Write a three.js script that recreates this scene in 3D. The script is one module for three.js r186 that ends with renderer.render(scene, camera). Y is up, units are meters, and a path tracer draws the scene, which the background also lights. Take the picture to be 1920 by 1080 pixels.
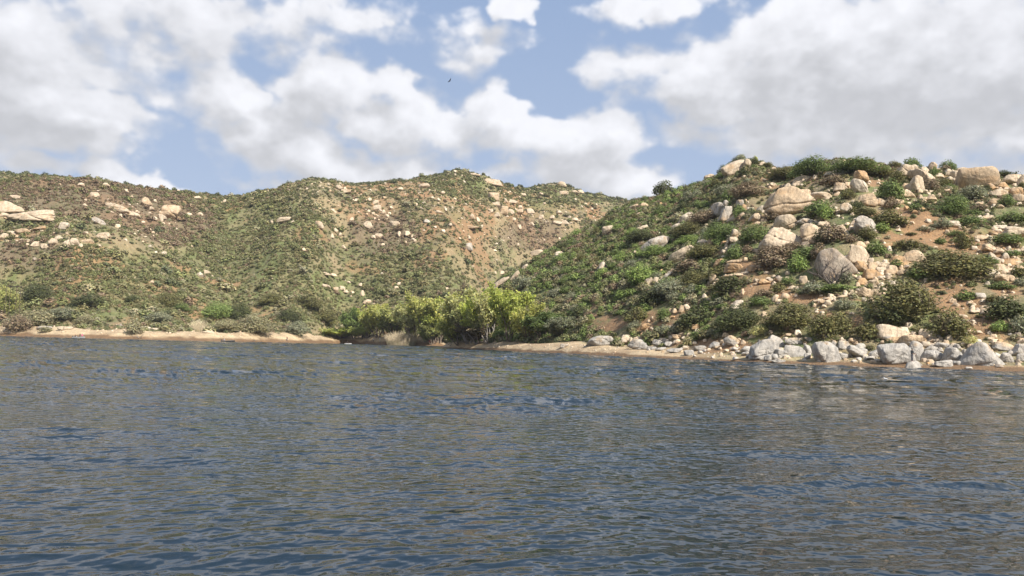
import * as THREE from 'three';
import { mergeGeometries, mergeVertices } from 'three/addons/utils/BufferGeometryUtils.js';
import { MarchingCubes } from 'three/addons/objects/MarchingCubes.js';

// ---------------------------------------------------------------- camera, sun, exposure
const scene = new THREE.Scene();
const EYE = 2.0, FPX = 1478;                        // eye height above the water; focal length in pixels of the 1920 px wide photograph
const camera = new THREE.PerspectiveCamera(2 * Math.atan(540 / FPX) * 180 / Math.PI, 16 / 9, 0.1, 9000);
camera.position.set(0, EYE, 0);
camera.rotation.order = 'YXZ';
camera.rotation.set(Math.atan(104 / FPX), 0, 1.4 * Math.PI / 180);
camera.updateMatrixWorld();
const renderer = new THREE.WebGLRenderer({ antialias: true });
renderer.toneMapping = THREE.LinearToneMapping;
renderer.toneMappingExposure = 1.62;
renderer.shadowMap.enabled = true;
const sun = new THREE.DirectionalLight(new THREE.Color().setRGB(1.0, 0.93, 0.83), 5.0);
const SUN = new THREE.Vector3(0.50, 0.69, 0.52).normalize();
sun.target.position.set(60, 20, -260); sun.position.copy(sun.target.position).addScaledVector(SUN, 900);
sun.castShadow = true; sun.shadow.mapSize.set(4096, 4096);
Object.assign(sun.shadow.camera, { left: -700, right: 700, top: 700, bottom: -700, near: 10, far: 2500 });
scene.add(sun, sun.target);
scene.fog = new THREE.FogExp2(new THREE.Color().setRGB(0.80, 0.88, 1.0), 0.00007);

// ---------------------------------------------------------------- helpers
function rng(seed) { let a = seed >>> 0; return () => { a = (a + 0x6D2B79F5) | 0; let t = Math.imul(a ^ (a >>> 15), 1 | a); t = (t + Math.imul(t ^ (t >>> 7), 61 | t)) ^ t; return ((t ^ (t >>> 14)) >>> 0) / 4294967296; }; }
const P3 = new Float32Array(65536); { const r = rng(77); for (let i = 0; i < 65536; i++) P3[i] = r() * 2 - 1; }
const hsh = (x, y, z) => P3[(Math.imul(x, 73856093) ^ Math.imul(y, 19349663) ^ Math.imul(z, 83492791)) >>> 5 & 65535];
function vn3(x, y, z) {
  const X = Math.floor(x), Y = Math.floor(y), Z = Math.floor(z); x -= X; y -= Y; z -= Z;
  const u = x * x * x * (x * (x * 6 - 15) + 10), v = y * y * y * (y * (y * 6 - 15) + 10), w = z * z * z * (z * (z * 6 - 15) + 10);
  const a = hsh(X, Y, Z), b = hsh(X + 1, Y, Z), c = hsh(X, Y + 1, Z), d = hsh(X + 1, Y + 1, Z), e = hsh(X, Y, Z + 1), f = hsh(X + 1, Y, Z + 1), g = hsh(X, Y + 1, Z + 1), h = hsh(X + 1, Y + 1, Z + 1);
  const p = a + (b - a) * u, q = c + (d - c) * u, r = e + (f - e) * u, s = g + (h - g) * u, m = p + (q - p) * v, n = r + (s - r) * v;
  return m + (n - m) * w;
}
function vn2(x, y, k = 0) {
  const X = Math.floor(x), Y = Math.floor(y); x -= X; y -= Y;
  const u = x * x * x * (x * (x * 6 - 15) + 10), v = y * y * y * (y * (y * 6 - 15) + 10);
  const a = hsh(X, Y, k), b = hsh(X + 1, Y, k), c = hsh(X, Y + 1, k), d = hsh(X + 1, Y + 1, k), p = a + (b - a) * u, q = c + (d - c) * u;
  return p + (q - p) * v;
}
function fbm2(x, y, o = 4, k = 0) { let s = 0, a = 0.5; for (let i = 0; i < o; i++) { s += a * vn2(x, y, k + i); const t = x; x = 1.62 * x + 1.18 * y + 3.1; y = 1.62 * y - 1.18 * t + 7.7; a *= 0.5; } return s; }   // about -0.6 .. 0.6
function fbm3(x, y, z, o = 3) { let s = 0, a = 0.5; for (let i = 0; i < o; i++) { s += a * vn3(x, y, z); x = x * 2.03 + 5.2; y = y * 2.03 + 1.3; z = z * 2.03 + 9.1; a *= 0.5; } return s; }
const clamp = (x, a = 0, b = 1) => Math.min(b, Math.max(a, x)), sst = (a, b, x) => { const t = clamp((x - a) / (b - a)); return t * t * (3 - 2 * t); }, mix = (a, b, t) => a + (b - a) * t;
const mix3 = (a, b, t) => [mix(a[0], b[0], t), mix(a[1], b[1], t), mix(a[2], b[2], t)];
function curve(pts) {                                                        // smooth curve through [x, y] points
  const n = pts.length, m = pts.map((p, i) => { const a = pts[Math.max(0, i - 1)], b = pts[Math.min(n - 1, i + 1)]; return (b[1] - a[1]) / (b[0] - a[0]); });
  return (x) => {
    if (x <= pts[0][0]) return pts[0][1]; if (x >= pts[n - 1][0]) return pts[n - 1][1];
    let i = 0; while (x > pts[i + 1][0]) i++;
    const h = pts[i + 1][0] - pts[i][0], t = (x - pts[i][0]) / h, t2 = t * t, t3 = t2 * t;
    return (2 * t3 - 3 * t2 + 1) * pts[i][1] + (t3 - 2 * t2 + t) * h * m[i] + (3 * t2 - 2 * t3) * pts[i + 1][1] + (t3 - t2) * h * m[i + 1];
  };
}
const _v = new THREE.Vector3();
function ray(px, py) { _v.set((px - 960) / FPX, (540 - py) / FPX, -1).applyQuaternion(camera.quaternion); return { u: _v.x / -_v.z, v: _v.y / -_v.z }; }   // a direction of the place: sideways and upward metres per metre of depth
const QI = camera.quaternion.clone().invert();
function pix(x, y, z) { _v.set(x, y - EYE, z).applyQuaternion(QI); return [960 + FPX * _v.x / -_v.z, 540 - FPX * _v.y / -_v.z]; }
const at = (px, py, D) => { const r = ray(px, py); return new THREE.Vector3(r.u * D, EYE + r.v * D, -D); };
const names = {};
function numbered(n) { if (!(n in names)) { names[n] = 0; return n; } names[n]++; return `${n}_${String(names[n]).padStart(3, '0')}`; }
function put(o, name, label, category, group) { o.name = numbered(name); o.userData = { label, category }; if (group) o.userData.group = group; o.traverse((c) => { c.castShadow = c.receiveShadow = true; }); scene.add(o); return o; }
function struct(o, name, label) { o.name = name; o.userData = { kind: 'structure', label }; o.castShadow = o.receiveShadow = true; scene.add(o); return o; }
function part(geo, mat, name, parent) { const m = new THREE.Mesh(geo, mat); m.name = name; m.castShadow = m.receiveShadow = true; if (parent) parent.add(m); return m; }
const rgb = (r, g, b) => new THREE.Color().setRGB(r, g, b);
function std(r, g, b, rough = 0.9, extra = {}) { return new THREE.MeshStandardMaterial({ color: rgb(r, g, b), roughness: rough, ...extra }); }
function dataTex(n, fill, srgb) {
  const d = new Uint8Array(n * n * 4);
  for (let y = 0; y < n; y++) for (let x = 0; x < n; x++) { const c = fill(x, y, n), i = (y * n + x) * 4; d[i] = clamp(c[0]) * 255; d[i + 1] = clamp(c[1]) * 255; d[i + 2] = clamp(c[2]) * 255; d[i + 3] = 255; }
  const t = new THREE.DataTexture(d, n, n); t.wrapS = t.wrapT = THREE.RepeatWrapping; t.magFilter = THREE.LinearFilter; t.minFilter = THREE.LinearMipmapLinearFilter; t.generateMipmaps = true;
  if (srgb) t.colorSpace = THREE.SRGBColorSpace; t.needsUpdate = true; return t;
}
function vnp(x, y, per, k) { const X = Math.floor(x), Y = Math.floor(y); x -= X; y -= Y; const m = (a) => ((a % per) + per) % per, u = x * x * (3 - 2 * x), v = y * y * (3 - 2 * y); const a = hsh(m(X), m(Y), k), b = hsh(m(X + 1), m(Y), k), c = hsh(m(X), m(Y + 1), k), d = hsh(m(X + 1), m(Y + 1), k); return mix(mix(a, b, u), mix(c, d, u), v); }

// ---------------------------------------------------------------- sky
{
  const W = 4096, H = 2048, d = new Float32Array(W * H * 4);
  // clouds of the day: centre and half size in degrees east of the view axis and above the horizon, from where they stood
  const deg = (px, py) => { const r = ray(px, py); return [Math.atan(r.u) * 57.2958, Math.atan(r.v / Math.hypot(1, r.u)) * 57.2958]; };
  const B = [[60, 95, 130, 80, .8], [120, 222, 165, 66, 1], [10, 190, 110, 90, 1], [330, 25, 360, 62, .55], [640, 12, 160, 48, .5], [80, 20, 260, 60, .32], [365, 125, 82, 85, .62], [405, 185, 60, 62, .65], [270, 150, 110, 34, .3], [610, 165, 130, 100, 1], [545, 250, 130, 75, 1], [760, 215, 140, 72, 1], [640, 300, 230, 52, .9], [900, 240, 140, 78, 1], [1080, 275, 145, 78, 1], [1110, 335, 160, 52, .9], [260, 328, 110, 34, .95], [20, 300, 60, 26, .7], [90, 312, 90, 22, .5], [1520, 110, 270, 130, 1], [1700, 130, 330, 165, 1.1], [1320, 180, 140, 62, .9], [1150, 115, 85, 62, .55], [1240, 150, 95, 55, .5], [1160, 200, 70, 40, .35], [1240, 15, 140, 34, .7], [1600, 230, 300, 66, .95], [1800, 270, 260, 70, .8], [1400, 255, 200, 40, .6], [1500, 285, 240, 26, .5], [890, 95, 85, 34, .34], [945, 20, 52, 30, .7], [800, 70, 60, 40, .15], [1990, 150, 200, 200, 1], [-120, 150, 220, 160, .9], [760, 340, 330, 30, .6]]
    .map(([x, y, a, b, w]) => [...deg(x, y), a / FPX * 57.3, b / FPX * 57.3, w]);
  const field = (az, el, o) => {
    const wx = az + 3.0 * fbm2(az * 0.22, el * 0.3, 3, 11) + 0.75 * fbm2(az * 0.9, el * 1.1, o - 2, 21), wy = el + 2.0 * fbm2(az * 0.22 + 9, el * 0.3, 3, 31) + 0.6 * fbm2(az * 0.9, el * 1.1 + 5, o - 2, 41);
    let f = -1;
    for (const [x, y, a, b, w] of B) { const dx = (wx - x) / a, dy = (wy - y) / b, q = dx * dx + dy * dy; if (q < 4) { const t = w * (0.92 - q); if (t > f) f = t + Math.max(0, f) * 0.25; else if (t > 0) f += t * 0.25; } }
    return f + 0.62 * fbm2(az * 0.42, el * 0.6, o, 51);
  };
  const wide = (x, y, z, o) => { const s = 1 / (Math.max(0, y) + 0.18); return 0.55 + 2.4 * fbm2(x * s * 1.3 + 4, z * s * 1.3 + 2, o, 61); };
  for (let j = 0; j < H; j++) {
    const el = ((j + 0.5) / H - 0.5) * 180, ce = Math.cos(el / 57.2958), se = Math.sin(el / 57.2958);
    for (let i = 0; i < W; i++) {
      const k = (j * W + i) * 4; d[k + 3] = 1;
      if (el < 0) { d[k] = 0.30; d[k + 1] = 0.33; d[k + 2] = 0.36; continue; }
      const th = ((i + 0.5) / W - 0.5) * 2 * Math.PI, x = Math.cos(th) * ce, z = Math.sin(th) * ce;   // three.js: u = atan2(z, x)
      let az = Math.atan2(x, -z) * 57.2958;
      const up = sst(0, 45, el);
      let c = [mix(0.43, 0.19, Math.pow(up, 0.6)), mix(0.51, 0.29, Math.pow(up, 0.6)), mix(0.65, 0.49, Math.pow(up, 0.6))];
      const inside = (1 - sst(33, 48, Math.abs(az))) * (1 - sst(26, 42, el)), near = inside > 0.02;
      let f = 0, g = 0, e = 0;
      if (near) { const a = field(az, el, 7), m = field(az, el, 5), b = field(az + 0.9, el + 1.9, 5); f += a * inside; g += b * inside; e += (m - b) * inside; }
      if (inside < 0.98) { const a = wide(x, se, z, 5), b = wide(x + 0.02, se + 0.025, z, 3); f += a * (1 - inside); g += b * (1 - inside); e += (a - b) * 0.5 * (1 - inside); }
      const al = sst(-0.14, 0.68 - 0.5 * clamp(e, 0, 0.7), f) * 0.95;
      if (al > 0) {
        const thick = sst(0.15, 1.35, g), edge = clamp(e * 0.5, -0.12, 0.45), bil = near ? fbm2(az * 1.4, el * 1.9, 4, 71) : 0;
        const L = clamp(0.66 - 0.125 * thick + 0.32 * edge + 0.03 * bil, 0.44, 0.83);
        const cc = [L * 0.985, L * 0.99, L * 1.035];
        c = mix3(c, cc, al);
      }
      d[k] = c[0] * 0.765; d[k + 1] = c[1] * 0.765; d[k + 2] = c[2] * 0.765;
    }
  }
  const t = new THREE.DataTexture(d, W, H, THREE.RGBAFormat, THREE.FloatType);
  t.mapping = THREE.EquirectangularReflectionMapping; t.magFilter = THREE.LinearFilter; t.minFilter = THREE.LinearFilter; t.wrapS = THREE.RepeatWrapping; t.colorSpace = THREE.LinearSRGBColorSpace; t.needsUpdate = true;
  scene.background = t; scene.environment = t;
}

// ---------------------------------------------------------------- the lie of the land
// ridge lines: [pixel column, pixel row, distance] gives each crest its bearing, its distance and so its height
const crest = (pts) => { const c = pts.map(([px, py, D]) => { const r = ray(px, py); return [r.u, EYE + r.v * D, D]; }); return [curve(c.map((p) => [p[0], p[1]])), curve(c.map((p) => [p[0], p[2]]))]; };
const shore = (pts) => curve(pts.map(([px, D]) => [ray(px, 650).u, D]));
const [farTop, farD] = crest([[-1500, 470, 420], [-800, 380, 460], [-300, 330, 500], [0, 325, 520], [60, 331, 530], [130, 334, 540], [210, 345, 555], [330, 357, 585], [440, 367, 625], [520, 352, 615], [590, 338, 600], [650, 345, 625], [720, 343, 650], [790, 333, 665], [850, 320, 680], [900, 327, 690], [960, 349, 720], [985, 352, 750], [1045, 343, 780], [1090, 358, 790], [1140, 370, 800], [1190, 380, 800], [1400, 400, 800], [1920, 420, 700], [2700, 480, 600]]);
const farS = shore([[-1500, 250], [-600, 300], [0, 311], [150, 300], [428, 311], [560, 345], [640, 400], [745, 358], [830, 340], [900, 400], [1000, 480], [1200, 520], [2700, 420]]);
const [nearTop, nearD] = crest([[760, 668, 258], [830, 648, 262], [870, 603, 275], [920, 546, 290], [1000, 490, 305], [1100, 432, 322], [1190, 382, 332], [1235, 372, 330], [1300, 352, 322], [1350, 330, 312], [1395, 305, 300], [1450, 315, 285], [1500, 312, 268], [1560, 304, 252], [1600, 301, 246], [1660, 312, 240], [1720, 318, 232], [1790, 326, 226], [1850, 330, 222], [1920, 336, 216], [2100, 345, 200], [2500, 400, 190], [3200, 470, 180]]);
const nearS = shore([[700, 262], [780, 259], [830, 256], [850, 250], [950, 210], [1060, 178], [1150, 158], [1250, 141], [1400, 122], [1550, 113], [1711, 107], [1920, 100], [2300, 88], [3200, 80]]);
const nearLow = curve([[ray(850, 650).u, 1.4], [ray(950, 650).u, 2.6], [ray(1060, 650).u, 2.7], [ray(1300, 650).u, 1.6], [ray(1400, 650).u, 1.5], [ray(1700, 650).u, 1.6], [ray(1920, 650).u, 1.8]]);
const nearBench = curve([[ray(850, 650).u, 3], [ray(950, 650).u, 14], [ray(1060, 650).u, 18], [ray(1250, 650).u, 9], [ray(1420, 650).u, 5], [ray(1920, 650).u, 4]]);
const farExp = curve([[-1200, 1.2], [0, 1.15], [120, 1.05], [260, 1.25], [420, 1.75], [520, 1.35], [640, 1.08], [740, 1.25], [830, 1.3], [920, 1.75], [1050, 1.5], [1200, 1.5]].map(([p, e]) => [ray(p, 600).u, e]));
function profile(u, D, S, T, Dr, e, low, bench, n1, n2, edge) {
  const d = D - S;
  if (d < 0) return -0.03 + d * 0.16;
  const L = Math.max(8, Dr - S - bench), t0 = (d - bench) / L, t = t0 < 0 ? 0 : t0 < 0.04 ? t0 * t0 / 0.08 + 0 * t0 : t0 - 0.02 * (1 - Math.min(1, (t0 - 0.04) / 0.5));
  const x = u * D, z = D, b = low * (1 - Math.exp(-d / 6.5)) * (1 + 0.5 * fbm2(x / 9, z / 9, 3, 5) * sst(2, 10, d));
  if (t <= 1) {
    const p = 0.55 * Math.pow(t, e) + 0.45 * Math.pow(Math.sin(t * Math.PI / 2), e * 1.12), s = Math.sin(Math.PI * t);
    return Math.max(0, T - low) * p + b * (T > low ? 1 : Math.max(0, T) / low) + n1 * Math.pow(Math.max(0, s), 0.7) * fbm2(x / 58, z / 58, 4, 1) * 1.7 + n2 * sst(0.02, 0.2, t) * (1 - edge * sst(0.9, 1, t)) * fbm2(x / 11, z / 11, 4, 2);
  }
  return T + b - low * 0 - (t - 1) * L * 0.16 - (t - 1) * (t - 1) * L * 0.5 + n2 * (1 - edge) * fbm2(x / 11, z / 11, 4, 2) - low;
}
const farH = (u, D) => { const Dr = farD(u), S = farS(u), t = (D - S) / (Dr - S); return profile(u, D, S, farTop(u), Dr, farExp(u + 0.06 * (t - 0.5) + 0.025 * fbm2(u * 7, D / 120, 2, 8)), 4.2, 17, 7, 2.2, 0.5); };
const nearH = (u, D) => { const T = nearTop(u), S = nearS(u), Dr = nearD(u); return T <= 0.2 && D > S ? -1.5 : profile(u, D, S, T, Dr, 1.06, nearLow(u), nearBench(u), 2.6 * clamp(T / 30), 1.5 * clamp(T / 20), 0.6); };
const ground = (x, z) => { const D = -z, u = x / D; return Math.max(farH(u, D), nearH(u, D)); };
function hit(px, py) {                                                        // where the line of sight meets the ground (or the lake)
  const { u, v } = ray(px, py), g = (D) => Math.max(farH(u, D), nearH(u, D)) - (EYE + v * D), s0 = Math.min(nearS(u), farS(u)) - 4;
  let a = s0, st = 1;
  for (let D = s0; D < 900; D += st) { st = 0.7 + (D - s0) * 0.004; if (g(D) > 0) { let lo = a, hi = D; for (let i = 0; i < 14; i++) { const m = (lo + hi) / 2; if (g(m) > 0) hi = m; else lo = m; } return hi; } a = D; }
  const Dn = nearD(u), Df = farD(u), en = EYE + v * Dn - nearH(u, Dn), ef = EYE + v * Df - farH(u, Df);
  return ray(px, py).u > ray(1200, 400).u && en < ef + 20 ? Dn : Df;
}
const inEll = (p, L) => { let m = 0; for (const [x, y, a, b, w = 1] of L) { const q = ((p[0] - x) / a) ** 2 + ((p[1] - y) / b) ** 2; if (q < 1.6) m = Math.max(m, w * (1 - sst(0.55, 1.6, q))); } return m; };
// where bare earth shows, where dry brown brush grows, where herbs are green: places read off the photograph, kept as bearings
const DIRT = [[1735, 425, 34, 24], [1700, 445, 44, 20], [1760, 445, 60, 18], [1872, 455, 50, 24], [1690, 400, 14, 18], [1800, 570, 46, 22], [1835, 600, 36, 30], [1850, 640, 40, 20], [1605, 590, 14, 26], [1610, 560, 30, 10], [1255, 590, 40, 10], [1215, 610, 46, 14], [1150, 607, 40, 16], [1115, 585, 10, 18], [1390, 645, 60, 10], [1320, 650, 90, 12], [1440, 545, 44, 16], [1400, 500, 40, 8], [1370, 475, 24, 6], [1890, 545, 30, 16], [1545, 590, 20, 8], [1640, 345, 14, 5], [1880, 490, 26, 20], [1660, 500, 20, 12], [1510, 560, 50, 10]];
const FARDIRT = [[690, 400, 60, 34], [820, 395, 60, 40, .5], [590, 445, 40, 22], [280, 540, 60, 14], [480, 590, 40, 16], [690, 500, 40, 16], [150, 555, 50, 8], [850, 440, 50, 34, .5], [270, 410, 60, 20], [940, 400, 80, 30, .45], [760, 350, 50, 20], [1050, 410, 80, 30, .4]];
const FARBROWN = [[120, 370, 150, 34], [330, 420, 80, 40], [230, 380, 120, 40], [60, 480, 60, 30], [720, 440, 60, 40], [1000, 440, 60, 30]];
const FARGREEN = [[500, 440, 110, 80], [450, 500, 140, 60], [180, 530, 170, 60], [40, 560, 120, 40], [560, 560, 150, 50], [350, 570, 150, 36], [760, 520, 100, 50], [1020, 370, 120, 20], [860, 350, 60, 20]];

const SOIL = [0.42, 0.255, 0.13], SAND = [0.74, 0.57, 0.355], WET = [0.27, 0.165, 0.085], TAN = [0.40, 0.315, 0.175], HERB = [0.21, 0.235, 0.085], DULL = [0.29, 0.24, 0.135];
const grainTex = dataTex(512, (x, y, n) => { const s = 0.5 + 0.16 * vnp(x / 4, y / 4, n / 4, 1) + 0.13 * vnp(x / 16, y / 16, n / 16, 2) + 0.14 * vnp(x / 2, y / 2, n / 2, 3) + 0.10 * vnp(x / 64, y / 64, n / 64, 4), w = 0.03 * vnp(x / 8, y / 8, n / 8, 5); const v = 0.62 + 0.72 * (s - 0.1) * 0.62; return [v + w, v, v - w]; }, true);
const bumpTex = dataTex(512, (x, y, n) => { const s = 0.5 + 0.2 * vnp(x / 4, y / 4, n / 4, 6) + 0.2 * vnp(x / 12.8, y / 12.8, n / 12.8, 7) + 0.12 * vnp(x / 32, y / 32, n / 32, 8); return [s, s, s]; });
grainTex.repeat.set(1 / 14, 1 / 14); bumpTex.repeat.set(1 / 11, 1 / 11);
const earthMat = new THREE.MeshStandardMaterial({ vertexColors: true, roughness: 1, map: grainTex, bumpMap: bumpTex, bumpScale: 0.22 });

function sheet(nu, nd, u0, u1, Dof, Hof, colour) {
  const pos = new Float32Array(nu * nd * 3), col = new Float32Array(nu * nd * 3), uv = new Float32Array(nu * nd * 2), idx = [];
  for (let i = 0; i < nu; i++) {
    const u = mix(u0, u1, i / (nu - 1));
    for (let j = 0; j < nd; j++) {
      const D = Dof(u, j / (nd - 1)), k = i * nd + j, y = Hof(u, D);
      pos[3 * k] = u * D; pos[3 * k + 1] = y; pos[3 * k + 2] = -D; uv[2 * k] = u * D; uv[2 * k + 1] = D;
      if (colour) { const c = colour(u * D, y, -D, D, u); col[3 * k] = c[0]; col[3 * k + 1] = c[1]; col[3 * k + 2] = c[2]; }
      if (i && j) { const a = k - nd - 1, b = k - nd, c = k - 1; idx.push(a, c, b, b, c, k); }
    }
  }
  const g = new THREE.BufferGeometry();
  g.setAttribute('position', new THREE.BufferAttribute(pos, 3)); g.setAttribute('uv', new THREE.BufferAttribute(uv, 2)); if (colour) g.setAttribute('color', new THREE.BufferAttribute(col, 3));
  g.setIndex(idx); g.computeVertexNormals(); return g;
}
const sandEdge = (x, z, k) => 1 + 0.6 * fbm2(x / 7, z / 7, 4, 14 + k);       // ragged upper limit of the sand
{
  const col = (x, y, z, D, u) => {
    const p = pix(x, y, z), n = fbm2(x / 17, z / 17, 4, 3), n2 = fbm2(x / 5, z / 5, 3, 4);
    let c = mix3(TAN, DULL, sst(-0.15, 0.2, n));
    c = mix3(c, HERB, clamp(sst(-0.05, 0.3, n2 + 0.4 * n) * 0.7 + 0.5 * inEll(p, FARGREEN)));
    c = mix3(c, SOIL, clamp(0.8 * sst(0.15, 0.35, fbm2(x / 26, z / 26, 4, 9)) + 0.8 * inEll(p, FARDIRT) * sst(-0.3, 0.1, n2)));
    c = mix3(c, [0.20, 0.145, 0.095], inEll(p, FARBROWN) * 0.55);
    const d = D - farS(u);
    c = mix3(c, mix3(SAND, [0.56, 0.42, 0.26], sst(-0.1, 0.2, n2)), 1 - sst(0.8, 1.2, d / (17 * sandEdge(x, z, 0))));
    return mix3(c, WET, 1 - sst(0.7, 1.1, d / (3.0 + 2.4 * n2)));
  };
  struct(new THREE.Mesh(sheet(560, 220, -1.25, 1.1, (u, t) => { const S = farS(u), R = farD(u); return t < 0.9 ? mix(S - 10, R + 6, t / 0.9) : mix(R + 6, R + 260, (t - 0.9) / 0.1); }, farH, col), earthMat), 'far_hillside', 'brushy far hills with a strip of sand at the lake edge');
  const colN = (x, y, z, D, u) => {
    const p = pix(x, y, z), n = fbm2(x / 9, z / 9, 4, 3), n2 = fbm2(x / 3, z / 3, 3, 4), right = sst(1150, 1500, p[0]);
    let c = mix3(HERB, TAN, sst(-0.1, 0.25, n) * (0.4 + 0.5 * right));
    c = mix3(c, DULL, sst(0.0, 0.3, n2) * 0.6);
    c = mix3(c, SOIL, clamp(sst(0.02, 0.22, fbm2(x / 12, z / 12, 4, 9)) * right * 0.9 + 1.15 * inEll(p, DIRT) * sst(-0.45, -0.05, n2)));
    const d = D - nearS(u), sandy = 1 - sst(1230, 1420, p[0]);
    c = mix3(c, mix3(SAND, [0.56, 0.41, 0.25], sst(-0.1, 0.2, n2)), (1 - sst(0.8, 1.2, d / ((5 + 13 * sandy) * sandEdge(x, z, 2)))) * (0.55 + 0.45 * sandy));
    return mix3(c, WET, 1 - sst(0.7, 1.1, d / (1.9 + 1.3 * n2 + 1.4 * sst(1350, 1800, p[0]))));
  };
  struct(new THREE.Mesh(sheet(480, 240, ray(700, 650).u, 1.5, (u, t) => { const S = nearS(u), R = nearD(u); return t < 0.9 ? mix(S - 8, R + 4, t / 0.9) : mix(R + 4, R + 130, (t - 0.9) / 0.1); }, (u, D) => nearH(u, D) , colN), earthMat), 'boulder_hill', 'steep rocky hill on the right with dirt slopes and a sandy foot');
}


// ---------------------------------------------------------------- water
{
  const r = rng(5), C = [];
  for (let i = 0; i < 60; i++) { const l = 0.15 * Math.pow(10, r()), th = Math.PI / 2 + 0.38 + (r() + r() + r() - 1.5) * 0.95, k = 2 * Math.PI / l; C.push([k * Math.cos(th), k * Math.sin(th), r() * 6.283, l, 0.027 / k]); }
  for (let i = 0; i < 26; i++) { const l = 2.0 * Math.pow(2.5, r()), th = Math.PI / 2 + 0.3 + (r() + r() - 1) * 0.9, k = 2 * Math.PI / l; C.push([k * Math.cos(th), k * Math.sin(th), r() * 6.283, l, 0.044 / k, 1]); }   // longer chop of the open reach
  const nu = 860, rows = [];
  const push = (a, b, n) => { for (let i = 0; i < n; i++) rows.push(mix(a, b, i / n)); };
  { let D = 3.0; while (D < 620) { rows.push(D); const px = D * D / (EYE * FPX); D += clamp(px * 0.95, 0.03, D < 330 ? 0.85 : 3); } }
  const nd = rows.length, pos = new Float32Array(nu * nd * 3), uv = new Float32Array(nu * nd * 2), nor = new Float32Array(nu * nd * 3), idx = new Uint32Array((nu - 1) * (nd - 1) * 6);
  let q = 0;
  for (let j = 0; j < nd; j++) {
    const D = rows[j], sp = Math.max(D * 1.9 / nu, j + 1 < nd ? rows[j + 1] - D : 1);
    const chop = 0.42 + 0.58 * sst(25, 90, D), use = C.map((c) => [c[0], c[1], c[2], c[3], c[4] * (c.length > 5 ? chop : 1), sst(2.2, 4.5, c[3] / sp)]);
    for (let i = 0; i < nu; i++) {
      const x = mix(-0.95, 0.95, i / (nu - 1)) * D, k = j * nu + i;
      const wx = x + 0.35 * vn2(x * 0.5, D * 0.5, 90), wz = D + 0.35 * vn2(x * 0.5 + 40, D * 0.5, 91), gust = 0.9 + 1.1 * fbm2(x / 15, D / 9, 3, 92), calm = sst(0, 0.03, Math.min(i, nu - 1 - i) / nu) * sst(3, 3.8, D) * (1 - sst(560, 600, D));   // runs out flat into the open water
      let h = 0, hx = 0, hz = 0; for (const c of use) { const p = c[0] * wx + c[1] * wz + c[2], a = c[4], s = a * Math.cos(p); h += a * c[5] * Math.sin(p); hx += s * c[0]; hz += s * c[1]; }
      h *= gust * calm; hx *= gust * calm; hz *= gust * calm; const il = 1 / Math.hypot(1, hx, hz); nor[3 * k] = -hx * il; nor[3 * k + 1] = il; nor[3 * k + 2] = hz * il;
      pos[3 * k] = x; pos[3 * k + 1] = h; pos[3 * k + 2] = -D; uv[2 * k] = x / 15; uv[2 * k + 1] = D / 15;
      if (i && j) { const a = k - nu - 1, b = k - nu, c = k - 1; idx[q++] = a; idx[q++] = b; idx[q++] = c; idx[q++] = b; idx[q++] = k; idx[q++] = c; }
    }
  }
  const g = new THREE.BufferGeometry(); g.setAttribute('position', new THREE.BufferAttribute(pos, 3)); g.setAttribute('uv', new THREE.BufferAttribute(uv, 2)); g.setIndex(new THREE.BufferAttribute(idx, 1)); g.setAttribute('normal', new THREE.BufferAttribute(nor, 3));
  // ripples: a periodic sum of waves, 15 m to a tile
  const n = 1024, hgt = new Float32Array(n * n), r2 = rng(9);
  for (let c = 0; c < 110; c++) {
    const l = 0.07 * Math.pow(8, r2()), th = Math.PI / 2 + 0.3 + (r2() + r2() + r2() - 1.5) * 1.5, kx = Math.round(15 / l * Math.cos(th)), ky = Math.round(15 / l * Math.sin(th)), ph = r2() * 6.283, a = l;
    const sx = new Float32Array(n), cx = new Float32Array(n); for (let i = 0; i < n; i++) { sx[i] = Math.sin(2 * Math.PI * kx * i / n + ph); cx[i] = Math.cos(2 * Math.PI * kx * i / n + ph); }
    for (let j = 0; j < n; j++) { const sy = Math.sin(2 * Math.PI * ky * j / n) * a, cy = Math.cos(2 * Math.PI * ky * j / n) * a; for (let i = 0; i < n; i++) hgt[j * n + i] += sx[i] * cy + cx[i] * sy; }
  }
  let mx = 0; for (const v of hgt) mx = Math.max(mx, Math.abs(v));
  let s2 = 0; for (let j = 0; j < n; j++) for (let i = 0; i < n - 1; i++) s2 += (hgt[j * n + i + 1] - hgt[j * n + i]) ** 2 + (hgt[((j + 1) % n) * n + i] - hgt[j * n + i]) ** 2;
  const slope = Math.sqrt(s2 / n / n) / (2 * mx) / (15 / n);                 // slope for a height of 1 m from black to white
  const d = new Float32Array(n * n * 4); for (let i = 0; i < n * n; i++) { d[4 * i] = d[4 * i + 1] = d[4 * i + 2] = 0.5 + 0.5 * hgt[i] / mx; d[4 * i + 3] = 1; }
  const t = new THREE.DataTexture(d, n, n, THREE.RGBAFormat, THREE.FloatType); t.wrapS = t.wrapT = THREE.RepeatWrapping; t.magFilter = THREE.LinearFilter; t.minFilter = THREE.LinearFilter; t.needsUpdate = true;
  const mat = new THREE.MeshPhysicalMaterial({ color: rgb(0.010, 0.020, 0.030), roughness: 0.05, ior: 1.33, bumpMap: t, bumpScale: 0.11 / slope });
  const lake = struct(new THREE.Mesh(g, mat), 'lake_water', 'rippled dark blue lake filling the foreground');
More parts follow.
